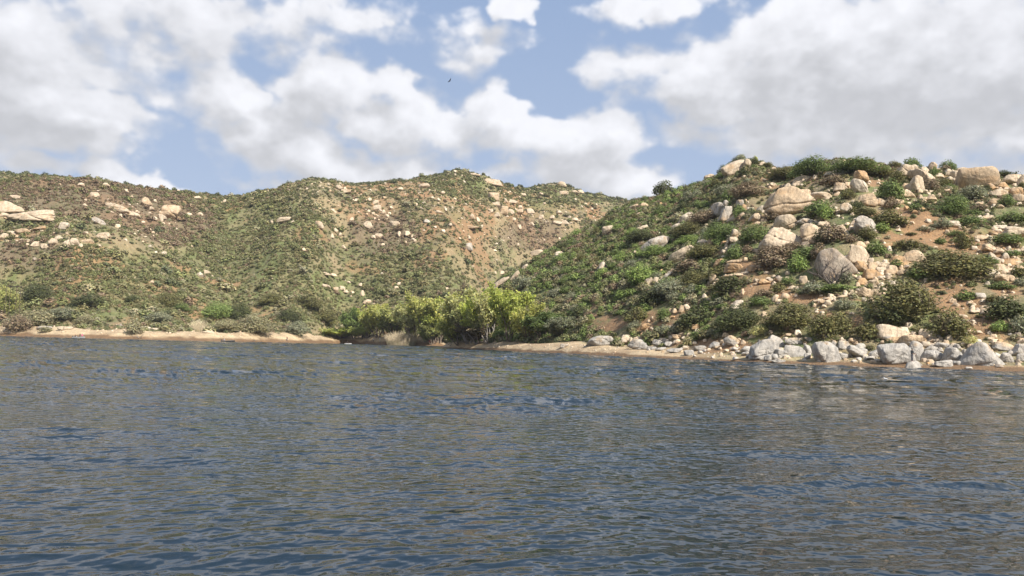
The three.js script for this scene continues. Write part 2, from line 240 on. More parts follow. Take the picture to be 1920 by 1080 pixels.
  // the rest of the lake, beside and behind the viewer and out under the hills
  const far = new THREE.BufferGeometry(), pp = [], uu = [], ii = [], quad = (a, b, c, e) => { const o = pp.length / 3; for (const [x, z] of [a, b, c, e]) { pp.push(x, 0, z); uu.push(x / 15, -z / 15); } ii.push(o, o + 1, o + 2, o, o + 2, o + 3); };
  const D1 = rows[nd - 1], D0 = rows[0], a = 0.95, R = 3000;
  quad([-a * D0, -D0], [-R, R], [R, R], [a * D0, -D0]); quad([-R, R], [-a * D0, -D0], [-a * D1, -D1], [-R, -R]); quad([a * D0, -D0], [R, R], [R, -R], [a * D1, -D1]); quad([-a * D1, -D1], [a * D1, -D1], [R, -R], [-R, -R]);
  far.setAttribute('position', new THREE.Float32BufferAttribute(pp, 3)); far.setAttribute('uv', new THREE.Float32BufferAttribute(uu, 2)); far.setIndex(ii); far.computeVertexNormals();
  part(far, new THREE.MeshPhysicalMaterial({ color: rgb(0.010, 0.020, 0.030), roughness: 0.05, ior: 1.33, bumpMap: t, bumpScale: 0.2 / slope, side: THREE.DoubleSide }), 'open_water', lake);
}


// ---------------------------------------------------------------- boulders
const rockGrain = dataTex(512, (x, y, n) => { const a = vnp(x / 2, y / 2, n / 2, 31), b = vnp(x / 8, y / 8, n / 8, 32), c = vnp(x / 32, y / 32, n / 32, 33), e = vnp(x / 16, y / 64, n / 16, 34), v = 0.86 + 0.07 * a + 0.07 * b + 0.06 * c - 0.10 * sst(0.25, 0.7, e + 0.4 * b); return [v, v * 0.99, v * 0.975]; }, true);
rockGrain.repeat.set(1 / 6, 1 / 6);
const rockMat = new THREE.MeshStandardMaterial({ vertexColors: true, roughness: 0.92, map: rockGrain, bumpMap: bumpTex, bumpScale: 0.10 });
const BUFF = [0.64, 0.49, 0.33], PALE = [0.67, 0.55, 0.405], ORANGE = [0.54, 0.35, 0.185], GREY = [0.53, 0.485, 0.425], DARKROCK = [0.36, 0.30, 0.24], WHITE = [0.70, 0.61, 0.485];
const TONE = { b: BUFF, p: PALE, o: ORANGE, g: GREY, d: DARKROCK, w: WHITE };
// granite corestone: a rounded block cut by joint planes, weathered by noise, split by an occasional crack
function rockShape(seed, detail, { planes = 9, round = 7, cracks = 0, lump = 0.10, taper = 0.25 } = {}) {
  const r = rng(seed * 7919 + 13), g0 = new THREE.IcosahedronGeometry(1, detail); g0.deleteAttribute('normal'); g0.deleteAttribute('uv');
  const g = mergeVertices(g0, 1e-4), p = g.attributes.position, N = [], v = new THREE.Vector3();
  for (let i = 0; i < planes; i++) { const z = r() * 2 - 1, a = r() * 6.283, q = Math.sqrt(1 - z * z); N.push([q * Math.cos(a), z * (0.9), q * Math.sin(a), 0.62 + 0.3 * r()]); }
  for (const s of [-1, 1]) { N.push([s, 0.3 * (r() - 0.5), 0.3 * (r() - 0.5), 0.95 + 0.15 * r()], [0.2 * (r() - 0.5), s, 0.2 * (r() - 0.5), 0.88 + 0.1 * r()], [0, 0, s, 0.9]); }
  const K = []; for (let i = 0; i < cracks; i++) { const a = r() * 3.14, t = 0.35 * (r() - 0.5); K.push([Math.cos(a), Math.sin(a) * 0.8, t, (r() - 0.5) * 0.7]); }
  const o = seed * 3.7;
  for (let i = 0; i < p.count; i++) {
    v.fromBufferAttribute(p, i).normalize();
    let s = 0; for (const [a, b, c, d] of N) { const q = (v.x * a + v.y * b + v.z * c) / d; if (q > 0.05) s += Math.pow(q, round * 2.2); }
    let R = Math.pow(s, -1 / (round * 2.2));
    R = Math.min(R, 1.35) * (1 + lump * fbm3(v.x * 1.6 + o, v.y * 1.6, v.z * 1.6, 3) + 0.035 * fbm3(v.x * 6 + o, v.y * 6, v.z * 6, 2));
    for (const [a, b, c, d] of K) { const w = v.x * R * a + v.y * R * b + v.z * R * c - d + 0.10 * vn3(v.x * 2 + o, v.y * 2, v.z * 2); R *= 1 - 0.10 * Math.exp(-(w * w) / 0.0016); }
    const tp = 1 - taper * (v.y * R + 0.2); p.setXYZ(i, v.x * R * tp, v.y * R, v.z * R * tp);
  }
  g.computeBoundingBox(); const b = g.boundingBox, c = b.getCenter(new THREE.Vector3()), z = b.getSize(new THREE.Vector3());
  g.translate(-c.x, -c.y, -c.z); g.scale(1 / z.x, 1 / z.y, 1 / z.z); return g;              // a unit block
}
function rockColours(g, base, tone, seed, ringed) {                                             // g is in metres about base
  g.computeVertexNormals();
  const p = g.attributes.position, c = new Float32Array(p.count * 3), uv = new Float32Array(p.count * 2), T = TONE[tone];
  for (let i = 0; i < p.count; i++) {
    const x = p.getX(i), y = p.getY(i), z = p.getZ(i), X = x + seed * 17.3, n = fbm3(X * 0.45, y * 0.45, z * 0.45, 4), m = fbm3(X * 1.6 + 9, y * 0.7, z * 1.6, 3);
    let k = mix3(T, tone === 'o' ? BUFF : ORANGE, sst(0.16, 0.42, n) * 0.55);
    k = mix3(k, [0.37, 0.285, 0.195], sst(0.08, 0.34, m) * 0.6);                                 // lichen and weather stains
    k = mix3(k, WHITE, sst(0.12, 0.4, -n) * 0.35);
    if (ringed) k = mix3(k, mix3([0.41, 0.395, 0.37], [0.51, 0.485, 0.445], sst(-0.2, 0.3, m)), (1 - sst(-0.35, 0.35, base.y + y - 3.5 + 2.0 * n)) * 0.9);   // bleached below the old water line
    c[3 * i] = k[0]; c[3 * i + 1] = k[1]; c[3 * i + 2] = k[2]; uv[2 * i] = x + 0.6 * z; uv[2 * i + 1] = y + 0.4 * z;
  }
  g.setAttribute('color', new THREE.BufferAttribute(c, 3)); g.setAttribute('uv', new THREE.BufferAttribute(uv, 2)); return g;
}
let rockSeed = 1; const rockSpots = [];
// a boulder seen at photograph column cx and row cy, w by h pixels there; tilt in degrees, anticlockwise
function boulder(cx, cy, w, h, tone, label, group, { tilt = 0, cracks = 0, planes = 9, round = 6, lump = 0.13, taper = 0, D: Dg = 0, thick = 1, seed = 0 } = {}) {
  const s = seed || rockSeed; rockSeed++; w *= cy > 600 ? 1.2 : 1.14; h *= cy > 600 ? 1.06 : 1.18;
  const ex = Math.max(h * Math.cos(tilt / 57.3), w * Math.abs(Math.sin(tilt / 57.3)));
  const D0 = Dg || hit(cx, cy + ex * 0.40), m = D0 / FPX, sz0 = Math.sqrt(w * h) * m * thick, D = Dg || D0 + 0.32 * sz0;
  const sx = w * D / FPX, sz = sz0, C = at(cx, cy, D), gy = ground(C.x, C.z);
  let sy = h * D / FPX, top = C.y + sy / 2, bot = Math.min(C.y - sy / 2, gy - 0.12 * sy);
  if (!tilt) { sy = Math.min(top - bot, sy * 1.9); C.y = top - sy / 2; }
  if (!cracks && w > 18) cracks = Math.floor(rng(s + 7)() * 2.6);
  const g = rockShape(s, w > 45 ? 20 : w > 24 ? 13 : w > 13 ? 8 : 6, { cracks, planes, round: round * 0.85, lump, taper: taper || (tone === 'g' ? 0.04 + 0.16 * rng(s + 99)() : 0.1 + 0.28 * rng(s + 99)()) });
  const yaw = (rng(s)() - 0.5) * 0.5;
  g.rotateY(yaw); g.computeBoundingBox(); const z = g.boundingBox.getSize(new THREE.Vector3()); g.scale(sx / z.x, sy / z.y, sz / z.z); g.rotateZ(tilt / 57.3);
  g.translate(0, sy / 2, 0);
  const o = part(g, rockMat, 'boulder'); o.position.set(C.x, C.y - sy / 2, C.z);
  rockColours(g, o.position, tone, s, D < 175);
  rockSpots.push([C.x, C.z, Math.max(sx, sz) / 2]);
  return put(o, 'boulder', label, 'boulder', group);
}
const pending = [], spare = [];
const zone = (ox, oy, k = 4.908) => (L, tone, label, group) => { for (const [x, y, w, h, t, tl] of L) pending.push({ x: ox + x / k, y: oy + y / k, w: w / k, h: h / k, tone: t || tone, label, group, tilt: tl || 0 }); };
const one = (ox, oy, k = 4.908) => (x, y, w, h, tone, label, opt) => boulder(ox + x / k, oy + y / k, w / k, h / k, tone, label, null, opt);
{
  const a = one(1180, 280), b = one(1540, 280), c = one(1180, 480), d = one(1540, 480), f = one(600, 300, 2.7);
  // --- upper right hill, left part
  a(965, 170, 250, 110, 'p', 'pale slab outcrop on the pointed summit of the right hill', { tilt: 22 });
  a(1085, 130, 66, 70, 'p', 'upright pale block at the right end of the summit outcrop');
  a(735, 248, 90, 36, 'p', 'low pale ledge on the skyline slope left of the summit outcrop', { tilt: 20 });
  a(520, 645, 170, 84, 'w', 'tilted whitish oblong boulder high on the green left flank', { tilt: 36 });
  a(425, 722, 100, 56, 'w', 'whitish block just below the tilted oblong boulder on the flank', { tilt: 40 });
  a(115, 738, 95, 50, 'p', 'pale boulder on the grassy shelf low on the skyline spur', { tilt: 18 });
  a(230, 885, 270, 120, 'g', 'long grey tilted slab on the left flank among green scrub', { tilt: 38, thick: 0.8 });
  a(500, 965, 260, 100, 'p', 'long pale leaning slab below the small twin boulders on the left flank', { tilt: 24, thick: 0.8 });
  a(690, 872, 125, 80, 'p', 'pale boulder with a small block at its right, left flank');
  a(757, 848, 62, 54, 'b', 'small block touching the right side of the pale flank boulder');
  a(820, 565, 110, 130, 'g', 'tall grey boulder at the left of the grey boulder pile');
  a(888, 600, 125, 130, 'g', 'largest upright boulder of the grey boulder pile', { cracks: 1 });
  a(885, 505, 62, 62, 'g', 'rounded grey boulder behind the top of the grey boulder pile');
  a(1015, 505, 62, 66, 'g', 'grey round-topped boulder right of the grey boulder pile');
  a(1055, 545, 46, 70, 'o', 'narrow orange stone right of the grey boulder pile');
  a(1210, 560, 120, 62, 'w', 'pale tilted boulder left of the great brown dome rock', { tilt: 22 });
  a(1170, 632, 125, 76, 'p', 'pale pyramid shaped boulder below left of the great brown dome rock');
  a(1455, 500, 370, 260, 'b', 'great brown dome shaped rock, largest on the upper right hill', { planes: 5, round: 4, cracks: 1, tilt: 16, taper: 0.5 });
  a(1580, 425, 200, 110, 'b', 'rounded cap lying on the right shoulder of the great dome rock', { round: 3.5 });
  a(1560, 295, 180, 74, 'p', 'pale sloping slab above the great dome rock', { tilt: 20 });
  a(1440, 365, 110, 60, 'p', 'pale ridge stone at the upper left of the great dome rock', { tilt: 38 });
  a(1765, 440, 170, 78, 'p', 'pale rounded boulder right of the great dome rock', { tilt: -10 });
  a(1430, 825, 410, 210, 'p', 'broad pale triangular boulder at mid slope below the dome rock', { planes: 4, round: 4, tilt: 4, taper: 0.62 });
  a(1448, 682, 200, 130, 'p', 'pale lumpy boulder resting on top of the broad triangular boulder', { planes: 12 });
  a(1662, 775, 180, 180, 'b', 'rounded boulder leaning on the right side of the triangular boulder', { round: 4 });
  a(1628, 672, 150, 60, 'g', 'flat grey cap stone above the leaning rounded boulder', { tilt: -6 });
  a(1765, 692, 72, 44, 'p', 'small pale stone right of the flat grey cap stone');
  // --- crest at the right
  b(130, 210, 205, 80, 'w', 'whitish wedge boulder on the upper slope above the single orange boulder', { planes: 6, taper: 0.6 });
  b(362, 255, 104, 106, 'o', 'single orange boulder standing upright below the skyline scrub', { round: 4 });
  b(350, 355, 170, 104, 'w', 'large whitish boulder in the pile below the single orange boulder', { tilt: -22 });
  b(172, 352, 120, 78, 'p', 'pale pyramid boulder at the left of the pile below the orange boulder');
  b(247, 335, 74, 60, 'b', 'buff block between two pale boulders below the orange boulder');
  b(425, 470, 150, 116, 'b', 'buff boulder with an overhang in the pile below the orange boulder', { cracks: 1 });
  b(538, 492, 110, 70, 'p', 'pale rounded boulder at the right end of the overhanging buff boulder', { tilt: -28 });
  b(230, 548, 112, 92, 'w', 'whitish boulder below left of the overhanging buff boulder');
  b(36, 442, 84, 60, 'p', 'pale boulder at the foot of the scrub left of the overhang pile');
  b(775, 205, 165, 96, 'p', 'pale boulder at the left end of the skyline boulder pile', { tilt: -8 });
  b(860, 170, 86, 50, 'p', 'pale block at the back of the skyline boulder pile');
  b(1022, 165, 88, 86, 'b', 'highest buff boulder of the skyline pile', { tilt: 14 });
  b(952, 190, 80, 56, 'p', 'pale stone between the back blocks of the skyline pile');
  b(940, 255, 210, 96, 'p', 'long sloping boulder in front of the skyline pile', { tilt: -34 });
  b(885, 335, 130, 140, 'p', 'steep pale boulder leaning below the skyline pile', { tilt: -20 });
  b(788, 350, 90, 74, 'b', 'buff boulder stacked on another below the skyline pile', { tilt: -16 });
  b(772, 408, 142, 84, 'b', 'pitted buff boulder carrying a smaller one below the skyline pile');
  b(1430, 275, 310, 185, 'b', 'huge smooth block on the skyline at the right', { planes: 4, round: 7, lump: 0.05, tilt: 4 });
  b(1592, 305, 66, 90, 'b', 'narrow boulder against the right side of the huge skyline block');
  b(1572, 350, 92, 62, 'o', 'orange stone under the right corner of the huge skyline block');
  b(1752, 282, 146, 92, 'p', 'pale dome on the skyline right of the huge block', { round: 3.5 });
  b(1856, 285, 90, 94, 'p', 'pale boulder on the skyline at the right picture edge', { round: 3.5 });
  b(1684, 338, 110, 60, 'o', 'orange wedge stone below the two skyline domes', { tilt: -20 });
  b(1790, 398, 124, 88, 'o', 'orange rounded boulder below the skyline domes', { round: 3.5 });
  b(1640, 406, 180, 64, 'p', 'pale twin lobed boulder under the orange wedge stone', { round: 3.5, cracks: 1 });
  b(1806, 460, 96, 84, 'b', 'buff boulder under the orange rounded boulder', {});
  // --- mid slope right
  b(410, 722, 240, 150, 'g', 'big grey stained boulder at mid slope left of the dirt patch', { tilt: -14, round: 4 });
  b(195, 742, 112, 84, 'b', 'buff boulder left of the big grey stained boulder', { tilt: -20 });
  b(310, 680, 90, 54, 'p', 'pale stone on the upper left of the big grey stained boulder');
  b(1205, 692, 126, 58, 'w', 'whitish oval boulder on the bare dirt at right', { round: 3 });
  b(1515, 636, 112, 52, 'b', 'buff oval boulder below the scrub under the huge skyline block', { round: 3.5 });
  b(1770, 765, 190, 100, 'p', 'pale twin boulder among scrub near the right picture edge', { cracks: 1, round: 4 });
  b(1640, 720, 112, 40, 'w', 'flat whitish slab above left of the pale twin boulder');
  b(1470, 818, 110, 54, 'b', 'buff half buried boulder on the dirt slope at right', { round: 3.5 });
  b(1535, 912, 110, 80, 'b', 'buff angular boulder beside the dirt track at right');
  b(1650, 946, 132, 48, 'b', 'buff flat slab beside the angular boulder at right', { planes: 6 });
  b(1842, 942, 112, 64, 'p', 'pale boulder at the right picture edge above the big olive shrub');
  b(130, 1045, 320, 250, 'd', 'big grey brown rock behind the leafless shrub', { round: 4, D: 0, tilt: 12 });
  b(335, 972, 170, 155, 'p', 'pale split boulder right of the rock behind the leafless shrub', { cracks: 1 });
  b(852, 990, 190, 112, 'b', 'buff dome above the big olive shrub', { round: 3.5 });
  b(722, 1030, 200, 92, 'o', 'orange brown boulder beside the buff dome', { round: 4 });
  // --- lower slope
  c(835, 68, 112, 72, 'o', 'orange block at the left of the orange ledge group');
  c(975, 112, 182, 78, 'o', 'largest orange block of the ledge group at mid slope', { planes: 6 });
  c(1140, 116, 84, 62, 'o', 'orange stone right of the largest orange ledge block');
  c(1000, 50, 190, 32, 'b', 'thin buff ledge behind the orange ledge blocks');
  c(1010, 178, 310, 40, 'b', 'long flat buff ledge under the orange ledge blocks', { tilt: 4 });
  c(780, 208, 84, 82, 'b', 'buff rounded stone below left of the orange ledges');
  c(995, 457, 120, 92, 'w', 'round whitish boulder sitting above the twin dark shrubs', { round: 3 });
  c(1240, 240, 104, 50, 'o', 'orange flat topped stone on the grassy slope at lower middle');
  c(1345, 390, 64, 60, 'p', 'pale upright stone left of its pale twin under the small tree shrub');
  c(1430, 376, 84, 58, 'b', 'buff stone right of its pale twin under the small tree shrub');
  c(185, 652, 152, 68, 'o', 'orange oval boulder at the top of the beach', { round: 3.5 });
  c(955, 790, 165, 92, 'b', 'buff boulder overhanging a dark gap on the stony shore', { tilt: -18, round: 4.5 });
  c(780, 820, 82, 62, 'g', 'single grey block on the stony shore left of the overhanging buff boulder');
  c(1235, 865, 220, 200, 'g', 'great cracked grey boulder at the left of the shore boulder row', { cracks: 2, planes: 6, round: 9 });
  c(1345, 800, 170, 140, 'g', 'pale upper right half of the great cracked shore boulder', { cracks: 1, planes: 7, round: 8 });
  c(1385, 905, 112, 92, 'g', 'grey angular block at the right foot of the great cracked shore boulder');
  c(1510, 790, 150, 76, 'p', 'tan topped boulder behind the second grey block of the shore row', { round: 4 });
  c(1520, 880, 195, 110, 'g', 'second grey block of the shore row, right of the cracked boulder', { planes: 6, round: 8 });
  c(1640, 862, 66, 84, 'g', 'narrow grey block between two large shore boulders');
  c(1790, 890, 205, 200, 'g', 'massive light grey boulder at the middle of the shore row', { planes: 6, round: 6 });
  d(655, 705, 280, 145, 'p', 'speckled pale dome behind the shore row under the great olive shrub', { round: 3.2 });
  d(672, 782, 142, 76, 'b', 'buff stone between the speckled dome and the grey shore boulder');
  d(832, 782, 192, 104, 'b', 'banded buff boulder behind the standing angler', { round: 3.5 });
  d(690, 908, 275, 205, 'g', 'massive grey boulder left of the standing angler', { planes: 6, round: 5, cracks: 1 });
  d(852, 880, 150, 190, 'g', 'tall grey boulder directly behind the standing angler', { round: 5 });
  d(842, 1000, 130, 60, 'g', 'low grey shelf rock under the feet of the standing angler', { planes: 7, D: 106.0 });
  d(340, 895, 200, 76, 'g', 'long grey slab leaning between two massive shore boulders', { tilt: -26 });
  d(350, 835, 112, 62, 'p', 'tan stone above the long leaning grey shore slab');
  d(492, 900, 104, 84, 'g', 'grey block left of the massive boulder by the angler');
  d(200, 822, 96, 84, 'p', 'pale stone right above the massive light grey middle boulder');
  d(1030, 922, 195, 112, 'g', 'grey oval boulder right of the standing angler', { round: 4, cracks: 1 });
  d(1215, 920, 165, 150, 'g', 'grey cracked block left of the tan topped cone boulder', { cracks: 1 });
  d(1120, 990, 150, 70, 'g', 'low pale rock at the water in front of the cracked grey block');
  d(1480, 912, 320, 235, 'g', 'huge cone shaped boulder with tan top at the right end of the shore', { planes: 5, round: 4.5, taper: 0.5 });
  d(1672, 832, 185, 80, 'b', 'flat tan slab jutting out at the right end of the shore', { planes: 6, tilt: -4 });
  d(1692, 940, 96, 100, 'b', 'tan block under the jutting slab');
  d(1812, 872, 116, 120, 'b', 'tan upright boulder at the right picture edge on the shore');
  d(1842, 940, 90, 80, 'g', 'grey slab at the water by the right picture edge');
  // --- shore towards the beach
  f(1415, 917, 112, 54, 'g', 'large flat grey boulder on the back of the sandy beach', { planes: 6 });
  f(1235, 941, 36, 20, 'g', 'small lone grey stone in the middle of the sandy beach');
  f(1555, 912, 62, 52, 'p', 'pale boulder at the beach end of the stony shore');
  f(1610, 936, 82, 56, 'g', 'grey boulder at the beach end of the stony shore', {});
  // --- far hills
  const F = one(0, 280, 2.7), G = one(600, 300, 2.7);
  F(45, 295, 150, 60, 'p', 'pale slab outcrop at the left picture edge on the far hill', { tilt: 6 });
  F(150, 342, 240, 56, 'p', 'long broken pale slab on the left far hill', { cracks: 2, tilt: 4 });
  F(860, 322, 92, 72, 'b', 'fluted buff outcrop below the saddle of the far hill', { cracks: 2 });
  F(600, 300, 132, 36, 'p', 'pale flat outcrop left of the fluted outcrop on the far hill', { tilt: -8 });
  F(740, 266, 48, 40, 'b', 'buff round boulder above the fluted outcrop on the far hill');
  F(675, 330, 80, 26, 'p', 'pale slab between the flat and the fluted far outcrops', { tilt: -10 });
  F(330, 390, 46, 38, 'w', 'whitish boulder right of the long broken far slab');
  F(480, 232, 40, 28, 'p', 'pale boulder high on the left far hill under the skyline');
  F(830, 530, 30, 26, 'w', 'lone whitish boulder in the green hollow of the far hill');
  F(1618, 384, 42, 36, 'p', 'lone pale round boulder at the left of the middle far hill');
  F(1450, 356, 84, 26, 'p', 'pale low ledge in the green on the middle far hill', { tilt: 10 });
  F(1010, 635, 32, 26, 'w', 'whitish boulder at the foot of the green hollow');
  F(1046, 622, 40, 18, 'p', 'pale flat stone right of the whitish boulder at the hollow foot');
  G(875, 112, 92, 32, 'p', 'pale slab just under the highest far summit', { tilt: -12 });
  G(880, 186, 56, 40, 'b', 'buff boulder below the summit slab of the far hill');
  G(925, 256, 52, 42, 'b', 'largest round boulder under the far summit');
  G(1006, 263, 42, 30, 'b', 'round boulder right of the largest one under the far summit');
  G(240, 330, 52, 38, 'p', 'pale boulder on the brown slope at the left of the middle far hill');
  G(525, 132, 62, 26, 'p', 'pale outcrop left of the far summit near the skyline');
  G(750, 440, 40, 38, 'g', 'grey boulder in the middle of the dark far gully');
  G(1095, 480, 80, 38, 'p', 'pale outcrop on the edge between right hill and far valley', { tilt: 12 });
  G(1220, 476, 62, 24, 'w', 'whitish flat stones on the crest line of the green flank');
  G(1045, 542, 66, 26, 'p', 'pale ledge on the lower edge of the green flank', { tilt: 22 });
  G(985, 590, 60, 22, 'p', 'pale narrow ledge below another on the green flank edge', { tilt: 42 });
  G(905, 625, 110, 22, 'p', 'long pale diagonal ledge at the bottom of the green flank edge', { tilt: 38 });
  G(1435, 536, 44, 38, 'w', 'lone whitish block standing in the green flank');
  G(1468, 356, 74, 44, 'p', 'pale outcrop on the shelf of the green flank', { tilt: 14 });
  G(1630, 350, 62, 30, 'p', 'pale boulder on the grass shelf below the skyline spur', { tilt: 14 });
  F(1060, 925, 58, 14, 'p', 'whitish flat rock on the far sand left of the dark hulled boat', { tilt: -10 });
  F(800, 912, 65, 15, 'p', 'whitish ledge on the far sand right of the pale twiggy bush');
  F(330, 905, 65, 18, 'p', 'whitish rock ledge on the far sand above the light grey boat');
  F(230, 905, 70, 22, 'g', 'grey rock ledge on the far sand left of the light grey boat');
  F(740, 905, 50, 18, 'w', 'small whitish rock on the far sand near the pale twiggy bush');
  // --- groups of stones nothing tells apart
  zone(1180, 280)([[140, 520, 80, 48], [240, 516, 52, 40], [292, 506, 54, 38, 'o'], [45, 530, 92, 38, 0, 20], [100, 596, 80, 38], [30, 610, 40, 26], [240, 622, 30, 22]], 'b', 'pale stone in the row on the spur below the lone tree', 'stones along the skyline spur');
  zone(1180, 280)([[985, 775, 84, 70], [965, 832, 80, 50], [960, 890, 96, 46], [870, 860, 60, 34, 'o'], [925, 820, 50, 30], [710, 716, 42, 62], [690, 765, 60, 30, 0, 20], [50, 962, 62, 52], [395, 840, 30, 40], [1310, 330, 66, 44], [1222, 350, 54, 22], [1830, 712, 60, 30], [1260, 590, 40, 60], [960, 640, 110, 60], [1040, 610, 60, 50], [1310, 770, 90, 40], [1270, 820, 70, 40], [905, 205, 60, 36], [1230, 140, 90, 40], [1330, 180, 60, 30], [1815, 570, 92, 50]], 'p', 'smallish stone in scrub left of the great dome rock', 'small stones of the upper left slope');
  zone(1540, 280)([[1080, 248, 94, 50], [1165, 212, 64, 62], [1250, 250, 112, 84], [1296, 192, 110, 42], [1212, 226, 60, 54], [1236, 300, 90, 60], [1180, 270, 60, 44], [90, 165, 44, 32]], 'p', 'pale stone of the jumble left of the huge skyline block', 'jumble beside the huge block');
  zone(1540, 280)([[1150, 382, 82, 30], [1010, 452, 104, 60], [940, 478, 72, 40], [1590, 490, 100, 62], [1648, 526, 70, 30], [1440, 500, 72, 36], [1525, 566, 46, 32, 'w'], [1440, 640, 60, 50, 'w'], [790, 540, 62, 42, 'o'], [862, 576, 62, 28, 'o', -30], [930, 546, 52, 32, 'o'], [370, 880, 112, 60], [600, 892, 92, 50, 'o'], [1670, 672, 40, 24, 'w'], [1790, 700, 40, 26, 'w'], [1740, 1040, 170, 60, 'o'], [1330, 795, 46, 34, 'o'], [1740, 490, 50, 40, 'b'], [700, 612, 50, 26], [720, 730, 20, 26, 'w'], [50, 570, 82, 46, 'o']], 'b', 'smallish stone between shrubs on the right slope below skyline', 'small stones of the right slope');
  zone(1540, 480)([[350, 100, 120, 100, 'o'], [465, 100, 94, 72], [560, 80, 112, 40, 'p'], [550, 130, 84, 54, 'p'], [640, 130, 112, 84], [738, 152, 84, 50], [470, 172, 154, 90, 'o'], [370, 236, 112, 64, 'o'], [470, 250, 112, 52], [650, 250, 112, 46, 'w'], [500, 290, 90, 30], [390, 345, 112, 80, 'b', -30], [488, 336, 122, 58], [456, 425, 72, 70], [290, 350, 90, 34], [200, 372, 110, 24, 0, 14], [60, 392, 110, 22], [30, 430, 100, 40]], 'b', 'buff stone in the pile above left of great shrub', 'tumbled pile over the great shrub');
  zone(1540, 480)([[1570, 156, 112, 84, 'w'], [1666, 120, 122, 82], [1770, 150, 112, 46], [1662, 210, 134, 70, 'b', -20], [1740, 206, 72, 62], [1770, 60, 132, 50], [1620, 95, 92, 40], [1820, 110, 80, 40]], 'b', 'rounded buff stone in the pile by the right picture edge', 'rounded pile at right');
  zone(1540, 480)([[1460, 370, 92, 54, 'g'], [1272, 386, 84, 40], [1410, 512, 92, 28, 0, -10], [1500, 516, 82, 50], [1515, 470, 104, 28, 0, -8], [1300, 556, 92, 40, 0, -16], [1660, 386, 90, 30], [1640, 780, 60, 26, 'o'], [1540, 760, 50, 24]], 'p', 'pale stone scattered in the dirt gully at lower right', 'stones in the dirt gully');
  zone(1540, 480)([[870, 990, 90, 54], [385, 885, 84, 70], [200, 925, 74, 62], [280, 782, 62, 52, 'b'], [440, 942, 84, 40], [320, 800, 50, 34, 'b'], [120, 800, 60, 50, 'b'], [570, 796, 62, 36, 'b'], [980, 822, 92, 46, 'o'], [1012, 852, 112, 46, 'b'], [1110, 826, 92, 62], [1202, 832, 92, 62, 'b'], [1260, 842, 54, 62, 'b'], [1092, 862, 64, 40], [1320, 882, 54, 50, 'p'], [1372, 830, 62, 42, 'b'], [1040, 776, 132, 50, 'd'], [1430, 800, 70, 44, 'b'], [1360, 1030, 60, 22], [620, 985, 50, 22], [300, 965, 60, 26], [520, 960, 60, 30], [980, 985, 40, 20, 'o'], [1740, 890, 50, 50], [1250, 985, 70, 40], [1290, 860, 30, 30, 'p'], [1640, 1010, 70, 30, 'd'], [1810, 965, 60, 30, 'd'], [270, 900, 50, 40]], 'g', 'small stone wedged between the big right shore boulders', 'small stones of the boulder shore');
  zone(1180, 480)([[275, 737, 112, 62, 'b', 18], [440, 748, 84, 50, 'p'], [472, 726, 62, 50, 'b'], [80, 762, 94, 50, 'p'], [120, 800, 132, 58], [95, 838, 112, 56, 0, 14], [285, 808, 122, 54, 'p', -14], [312, 775, 74, 40, 'p'], [370, 810, 82, 46, 'b'], [440, 790, 84, 50, 'p'], [210, 850, 84, 34], [290, 856, 92, 34], [420, 872, 122, 44], [220, 770, 64, 40], [15, 780, 44, 60, 'p'], [550, 892, 84, 52], [650, 847, 94, 44], [655, 886, 52, 30], [520, 842, 62, 34, 'p'], [890, 732, 64, 50, 'p'], [860, 790, 64, 38, 'b'], [840, 850, 42, 26, 'p'], [845, 906, 36, 50, 'p'], [1085, 862, 104, 66], [1080, 900, 84, 40], [970, 850, 72, 30], [980, 942, 74, 30], [1110, 922, 64, 42], [1275, 942, 62, 62], [1335, 932, 54, 60], [1370, 967, 124, 28], [1640, 922, 62, 60], [150, 720, 90, 40, 'o'], [40, 715, 60, 40, 'o'], [600, 800, 60, 34, 'p'], [700, 780, 60, 30, 'b'], [480, 855, 50, 26], [360, 870, 50, 24], [730, 860, 50, 26, 'p'], [600, 920, 40, 20], [900, 870, 60, 26, 'p'], [770, 930, 40, 22], [1000, 880, 50, 24], [1650, 765, 70, 40, 'b'], [1462, 725, 74, 26, 'b'], [1590, 765, 40, 30, 'b']], 'g', 'rubble stone on the shore left of the cracked boulder', 'rubble of the stony shore');
  zone(1180, 480)([[670, 426, 64, 62, 'b'], [742, 426, 60, 72, 'b', 30], [525, 472, 62, 52], [480, 490, 50, 64], [415, 505, 50, 44, 'b'], [375, 502, 40, 40, 'b'], [550, 400, 90, 50, 'o', 26], [620, 655, 94, 52, 'o'], [560, 682, 54, 30], [415, 657, 52, 42], [1380, 212, 72, 52, 'd', -30], [1335, 186, 54, 24], [1280, 206, 56, 26], [1335, 246, 34, 26], [1490, 292, 84, 32], [1040, 330, 40, 60, 'b'], [1700, 456, 44, 44, 'b'], [1735, 415, 120, 28, 'b', 10], [1830, 432, 66, 52], [1790, 462, 60, 30], [1230, 540, 60, 50, 'b'], [180, 245, 56, 84], [250, 225, 70, 50], [210, 300, 40, 26], [295, 140, 56, 40, 'o'], [430, 130, 90, 30, 0, 24], [600, 85, 60, 34], [340, 185, 130, 24, 'g', 36], [400, 560, 60, 20, 'o'], [1300, 700, 44, 36, 'b'], [1460, 160, 50, 40]], 'p', 'small stone on the brushy slope above the stony shore', 'small stones of the lower slope');
